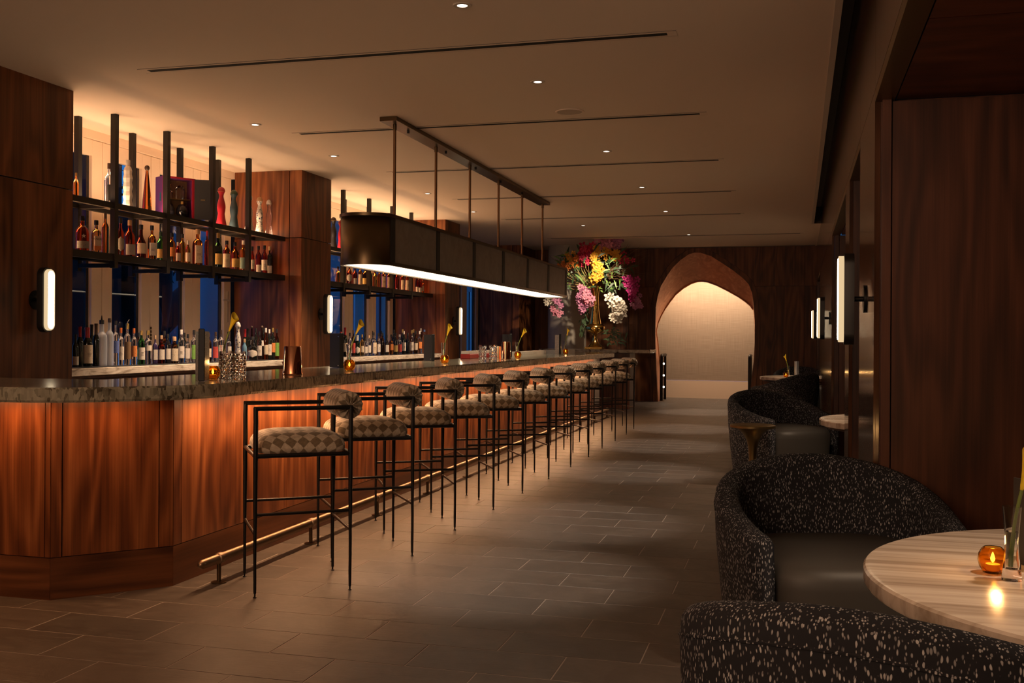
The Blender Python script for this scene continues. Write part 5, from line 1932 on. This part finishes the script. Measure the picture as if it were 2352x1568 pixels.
SPR = [('petal_red', [(-0.28, 0.0, 0.62), (-0.12, -0.05, 0.70), (-0.20, 0, 0.48)], 34, 0.075, 0.07), ('petal_orange', [(-0.62, 0, 0.40), (-0.48, 0, 0.52), (-0.36, -0.05, 0.50)], 26, 0.07, 0.06),
       ('petal_yellow', [(-0.56, -0.05, 0.55), (-0.38, -0.05, 0.58)], 14, 0.06, 0.05), ('petal_yellow', [(0.10, -0.15, 0.52), (0.13, -0.16, 0.34), (0.10, -0.15, 0.12)], 36, 0.07, 0.045),
       ('petal_yellow', [(0.0, -0.1, 0.60), (0.16, -0.08, 0.72), (0.42, -0.02, 0.66), (0.50, 0, 0.54)], 34, 0.062, 0.05), ('petal_pink', [(0.12, 0, 0.82), (0.25, 0, 0.94), (0.42, 0, 0.90)], 34, 0.075, 0.055),
       ('petal_mauve', [(0.30, 0.05, 1.00), (0.46, 0, 0.92)], 22, 0.075, 0.05), ('petal_mauve', [(-0.10, -0.18, -0.02), (-0.22, -0.18, -0.25), (-0.10, -0.16, -0.42)], 34, 0.07, 0.05),
       ('petal_pink', [(-0.16, -0.2, -0.10), (-0.02, -0.2, -0.30)], 14, 0.065, 0.05), ('petal_white', [(0.42, -0.15, -0.22), (0.55, -0.12, -0.36), (0.44, -0.1, -0.55)], 46, 0.085, 0.06),
       ('petal_magenta', [(0.66, 0, 0.18), (0.76, 0, -0.02), (0.74, 0, -0.22)], 32, 0.07, 0.045), ('petal_mauve', [(0.84, 0.05, -0.18), (0.80, 0.05, -0.40)], 14, 0.055, 0.04),
       ('petal_red', [(0.56, 0.05, 0.60), (0.62, 0.02, 0.52)], 10, 0.06, 0.04), ('petal_white', [(-0.95, 0, -0.22), (-0.88, 0, -0.34)], 10, 0.07, 0.03), ('petal_pink', [(-0.85, 0, -0.44), (-0.74, 0, -0.50)], 12, 0.055, 0.035),
       ('petal_mauve', [(-0.78, 0, -0.22), (-0.74, 0, -0.30)], 9, 0.06, 0.035)]
for mat, pts, n, r, sp in SPR:
    spray(mat, [P3(*p) for p in pts], n, r, sp, 'orchid_spray')


def twig(m, a, b, r, curl, n=9):
    a, b = Vector(a), Vector(b)
    pts = []
    off = Vector((0, 0, 0))
    for i in range(n):
        q = i / (n - 1)
        if i:
            off += Vector([random.gauss(0, curl) for _ in range(3)]) * 0.5
        pts.append(tuple(a.lerp(b, q) + off))
    m.tube(pts, [r * (1 - 0.75 * i / (n - 1)) for i in range(n)], 5)


m = MB()
for k in range(30):
    twig(m, P3(random.gauss(0, .03), random.gauss(0, .03), -0.05), P3(random.uniform(-0.75, 0.05), random.uniform(-0.25, 0.15), random.uniform(0.05, 0.62)), 0.0085, 0.035)
for (u, v) in ((-0.18, 1.12), (0.02, 1.10), (-0.05, 0.95), (-0.70, 0.0), (-0.72, 0.12)):
    twig(m, P3(0, 0, 0), P3(u, 0, v), 0.008, 0.03, 12)
m.build('pale_willow', 'willow_twig', fa, True)
m = MB()
for k in range(34):
    twig(m, P3(0.2, 0.05, 0.2), P3(random.uniform(0.65, 1.0), random.uniform(-0.1, 0.3), random.uniform(0.05, 0.85)), 0.0055, 0.035)
for k in range(10):
    twig(m, P3(-0.4, 0.05, 0.3), P3(random.uniform(-1.0, -0.7), random.uniform(-0.1, 0.3), random.uniform(0.45, 0.8)), 0.0045, 0.03)
m.build('dark_willow', 'twig_dark', fa, True)


def leaf(m, a, b, w):
    a, b = Vector(a), Vector(b)
    d = b - a
    s = d.cross(Vector((0.2, -1, 0.1))).normalized() * w
    mid = a.lerp(b, 0.5) + Vector((0, 0, d.length * 0.12))
    m.add([tuple(a), tuple(mid + s), tuple(b), tuple(mid - s)], [(0, 1, 3), (1, 2, 3)])


for mat, n, rad, w in (('leaf_green', 150, 0.42, 0.022), ('leaf_lime', 110, 0.50, 0.018)):
    m = MB()
    for k in range(n):
        u = random.uniform(-0.75, 0.62)
        v = random.uniform(-0.12, 0.78) * (1 - 0.3 * abs(u))
        c = Vector(P3(u, random.uniform(-0.2, 0.2), v))
        e = c + Vector((random.gauss(0, .1), random.gauss(0, .06), random.gauss(0.03, .1)))
        leaf(m, c, e, w)
    o = m.build('foliage', mat, fa)
    o['kind'] = 'stuff'
m = MB()
for k in range(60):
    q = random.random()
    c = Vector(P3(-0.22 - 0.05 * q + random.gauss(0, .03), random.gauss(0.05, .03), -0.35 - 0.55 * q))
    leaf(m, c, c + Vector((random.gauss(0, .05), 0, -0.10)), 0.014)
for k in range(50):
    q = random.random()
    c = Vector(P3(0.30 + random.gauss(0, .03), 0.1, 0.05 - 0.5 * q))
    leaf(m, c, c + Vector((random.gauss(0, .05), 0, -0.12)), 0.014)
for k in range(60):
    c = Vector(P3(0.30 + random.gauss(0, .1), 0.2, -0.95 + random.gauss(0, .08)))
    leaf(m, c, c + Vector((random.gauss(0, .1), 0, random.gauss(0, .06))), 0.018)
m.build('trailing_fern', 'leaf_green', fa)['kind'] = 'stuff'

# ------------------------------------------------------------------ handrails in the arch
def handrail(label, x, y0, y1, dots):
    t = thing('handrail', label, 'handrail', (x, 0, 0))
    r = 0.035
    pts = [(0, y0, 0.0), (0, y0, 0.40), (0, y0, 0.92)]
    for k in range(1, 8):
        a = PI / 2 * k / 8
        pts.append((0, y0 + 0.06 - 0.06 * math.cos(a), 0.92 + 0.06 * math.sin(a)))
    pts += [(0, y0 + 0.06, 0.98), (0, y1, 0.98)]
    MB().tube(pts, r, 12).build('rail', 'black_metal', t, True)
    MB().cyl((0, y1 - 0.06, 0.0), (0, y1 - 0.06, 0.98), 0.03, 12).build('post', 'black_metal', t, True)
    MB().lathe([(0.07, 0), (0.07, 0.008), (0.04, 0.012)], 20, (0, y0, 0)).build('base_plate', 'brass', t)
    if dots:
        for z in dots:
            MB().ball((0.045, y0 + 0.03, z), 0.022, 10, 6).build('marker_light', 'led_dot', t, True)
    return t


handrail('black rounded handrail with small marker lights, left side of the arch', -2.685, 22.05, 22.75, (0.30, 0.55, 0.80))
handrail('black rounded handrail, right side of the arch', -0.845, 22.15, 22.75, None)

# ------------------------------------------------------------------ outside the windows at dusk
eg = struct(box('ground_exterior', (-40, -10, -0.25), (-6.7, 60, -0.15), 'soil'))
ec = MB().lathe([(0.19, -0.15), (0.19, 4.2)], 28, (-9.5, 15.35, 0)).build('porch_column', 'exterior_white', None, True)
tag(ec, 'white round porch column outside the near window bay', 'column')
tt = thing('leaning_tree', 'dark leaning tree trunk outside the near window bay', 'tree', (0, 0, 0))
MB().tube([(-12.2, 15.8, -0.15), (-12.0, 16.4, 0.9), (-11.6, 17.6, 1.9), (-11.2, 18.9, 2.9), (-11.0, 20.0, 4.0)], [0.38, 0.32, 0.27, 0.24, 0.20], 12).build('trunk', 'bark', tt, True)
m = MB()
for k in range(26):
    s = (-11.3 + random.gauss(0, .3), random.uniform(14.5, 19.5), random.uniform(3.0, 4.0))
    twig(m, s, (s[0] + random.gauss(0, .5), s[1] + random.gauss(0, .9), s[2] - random.uniform(0.3, 1.4)), 0.014, 0.08)
m.build('branches', 'bark', tt, True)
m = MB()
for k in range(500):
    c = Vector((-11.3 + random.gauss(0, .5), random.uniform(13.5, 20.5), random.uniform(2.2, 4.4)))
    leaf(m, c, c + Vector((random.gauss(0, .1), random.gauss(0, .12), -0.12)), 0.02)
m.build('leaves', 'hedge_dark', tt)['kind'] = 'stuff'
hm = thing('garden_shelter', 'dark shelter with curved openings outside the near window bay', 'garden shelter', (0, 0, 0))
m = MB()
m.prism([(-9.9, 9.6), (-9.3, 9.6), (-9.3, 12.75), (-9.9, 12.75)], -0.15, 4.2)
m.build('screen_wall', 'wicker_dark', hm)
m = MB().tube([(-9.6, 12.7, -0.15), (-9.6, 13.3, 0.6), (-9.6, 13.55, 1.6), (-9.6, 13.25, 2.25), (-9.6, 12.95, 2.55), (-9.6, 13.3, 3.0), (-9.6, 14.0, 3.4)], [0.34, 0.36, 0.38, 0.36, 0.30, 0.30, 0.28], 14)
m.build('post', 'wicker_dark', hm, True)
MB().tube([(-9.6, 13.6, -0.15), (-9.6, 14.0, 2.0), (-9.6, 14.1, 2.6), (-9.6, 14.15, 4.2)], [0.22, 0.26, 0.2, 0.24], 12).build('post', 'wicker_dark', hm, True)


def yucca(loc, h, n, label, group):
    t = thing('yucca', label, 'plant', loc, 0, group)
    m = MB()
    for k in range(n):
        a, el = random.random() * 2 * PI, random.uniform(0.1, 1.45)
        L_ = h * random.uniform(0.7, 1.05)
        b = Vector((math.cos(a) * math.cos(el), math.sin(a) * math.cos(el), math.sin(el))) * L_ + Vector((0, 0, h * 0.55))
        s = Vector((-math.sin(a), math.cos(a), 0)) * 0.022
        a_ = Vector((0, 0, h * 0.55))
        md = a_.lerp(b, 0.5)
        m.add([tuple(a_), tuple(md + s), tuple(b), tuple(md - s), tuple(md + Vector((0, 0, -0.012)))], [(0, 1, 4), (1, 2, 4), (2, 3, 4), (3, 0, 4)])
    m.build('leaves', 'yucca_leaf', t)
    MB().tube([(0, 0, -0.15), (0, 0, h * 0.55)], [0.06, 0.05], 8).build('stem', 'bark', t, True)
    return t


yucca((-8.2, 12.2, 0), 0.95, 70, 'spiky yucca outside, low beside the second window frame', 'yuccas outside')
yucca((-10.75, 16.0, 0), 0.85, 80, 'larger spiky yucca outside, below the leaning trunk', 'yuccas outside')
hg = thing('hedge', 'dark hedge line beyond the windows', 'hedge', (0, 0, 0))
m = MB()
for k in range(900):
    c = Vector((-17 + random.gauss(0, .5), random.uniform(12, 30), random.uniform(-0.1, 1.75 + 0.25 * math.sin(k))))
    leaf(m, c, c + Vector((random.gauss(0, .2), random.gauss(0, .3), random.gauss(0.1, .25))), 0.14)
m.box((-17.6, 12, -0.15), (-17.1, 30, 1.5))
m.build('foliage', 'hedge_dark', hg)['kind'] = 'stuff'
ob = thing('sky_cover_building', 'grey building mass added to cover the bright sky behind the middle window bay', 'building', (0, 0, 0))  # added dark mass, sized to block the bright sky in the middle bay
box('wall', (-14.5, 21.6, -0.15), (-11.5, 40.0, 5.5), 'exterior_grey', ob)
for q in range(6):
    f = box('window', (-11.49, 22.4 + q * 2.6, 0.8), (-11.44, 23.7 + q * 2.6, 3.0), 'pane_dark', ob)
    box('mullion', (-11.43, 23.0 + q * 2.6, 0.8), (-11.41, 23.1 + q * 2.6, 3.0), 'exterior_white', f)
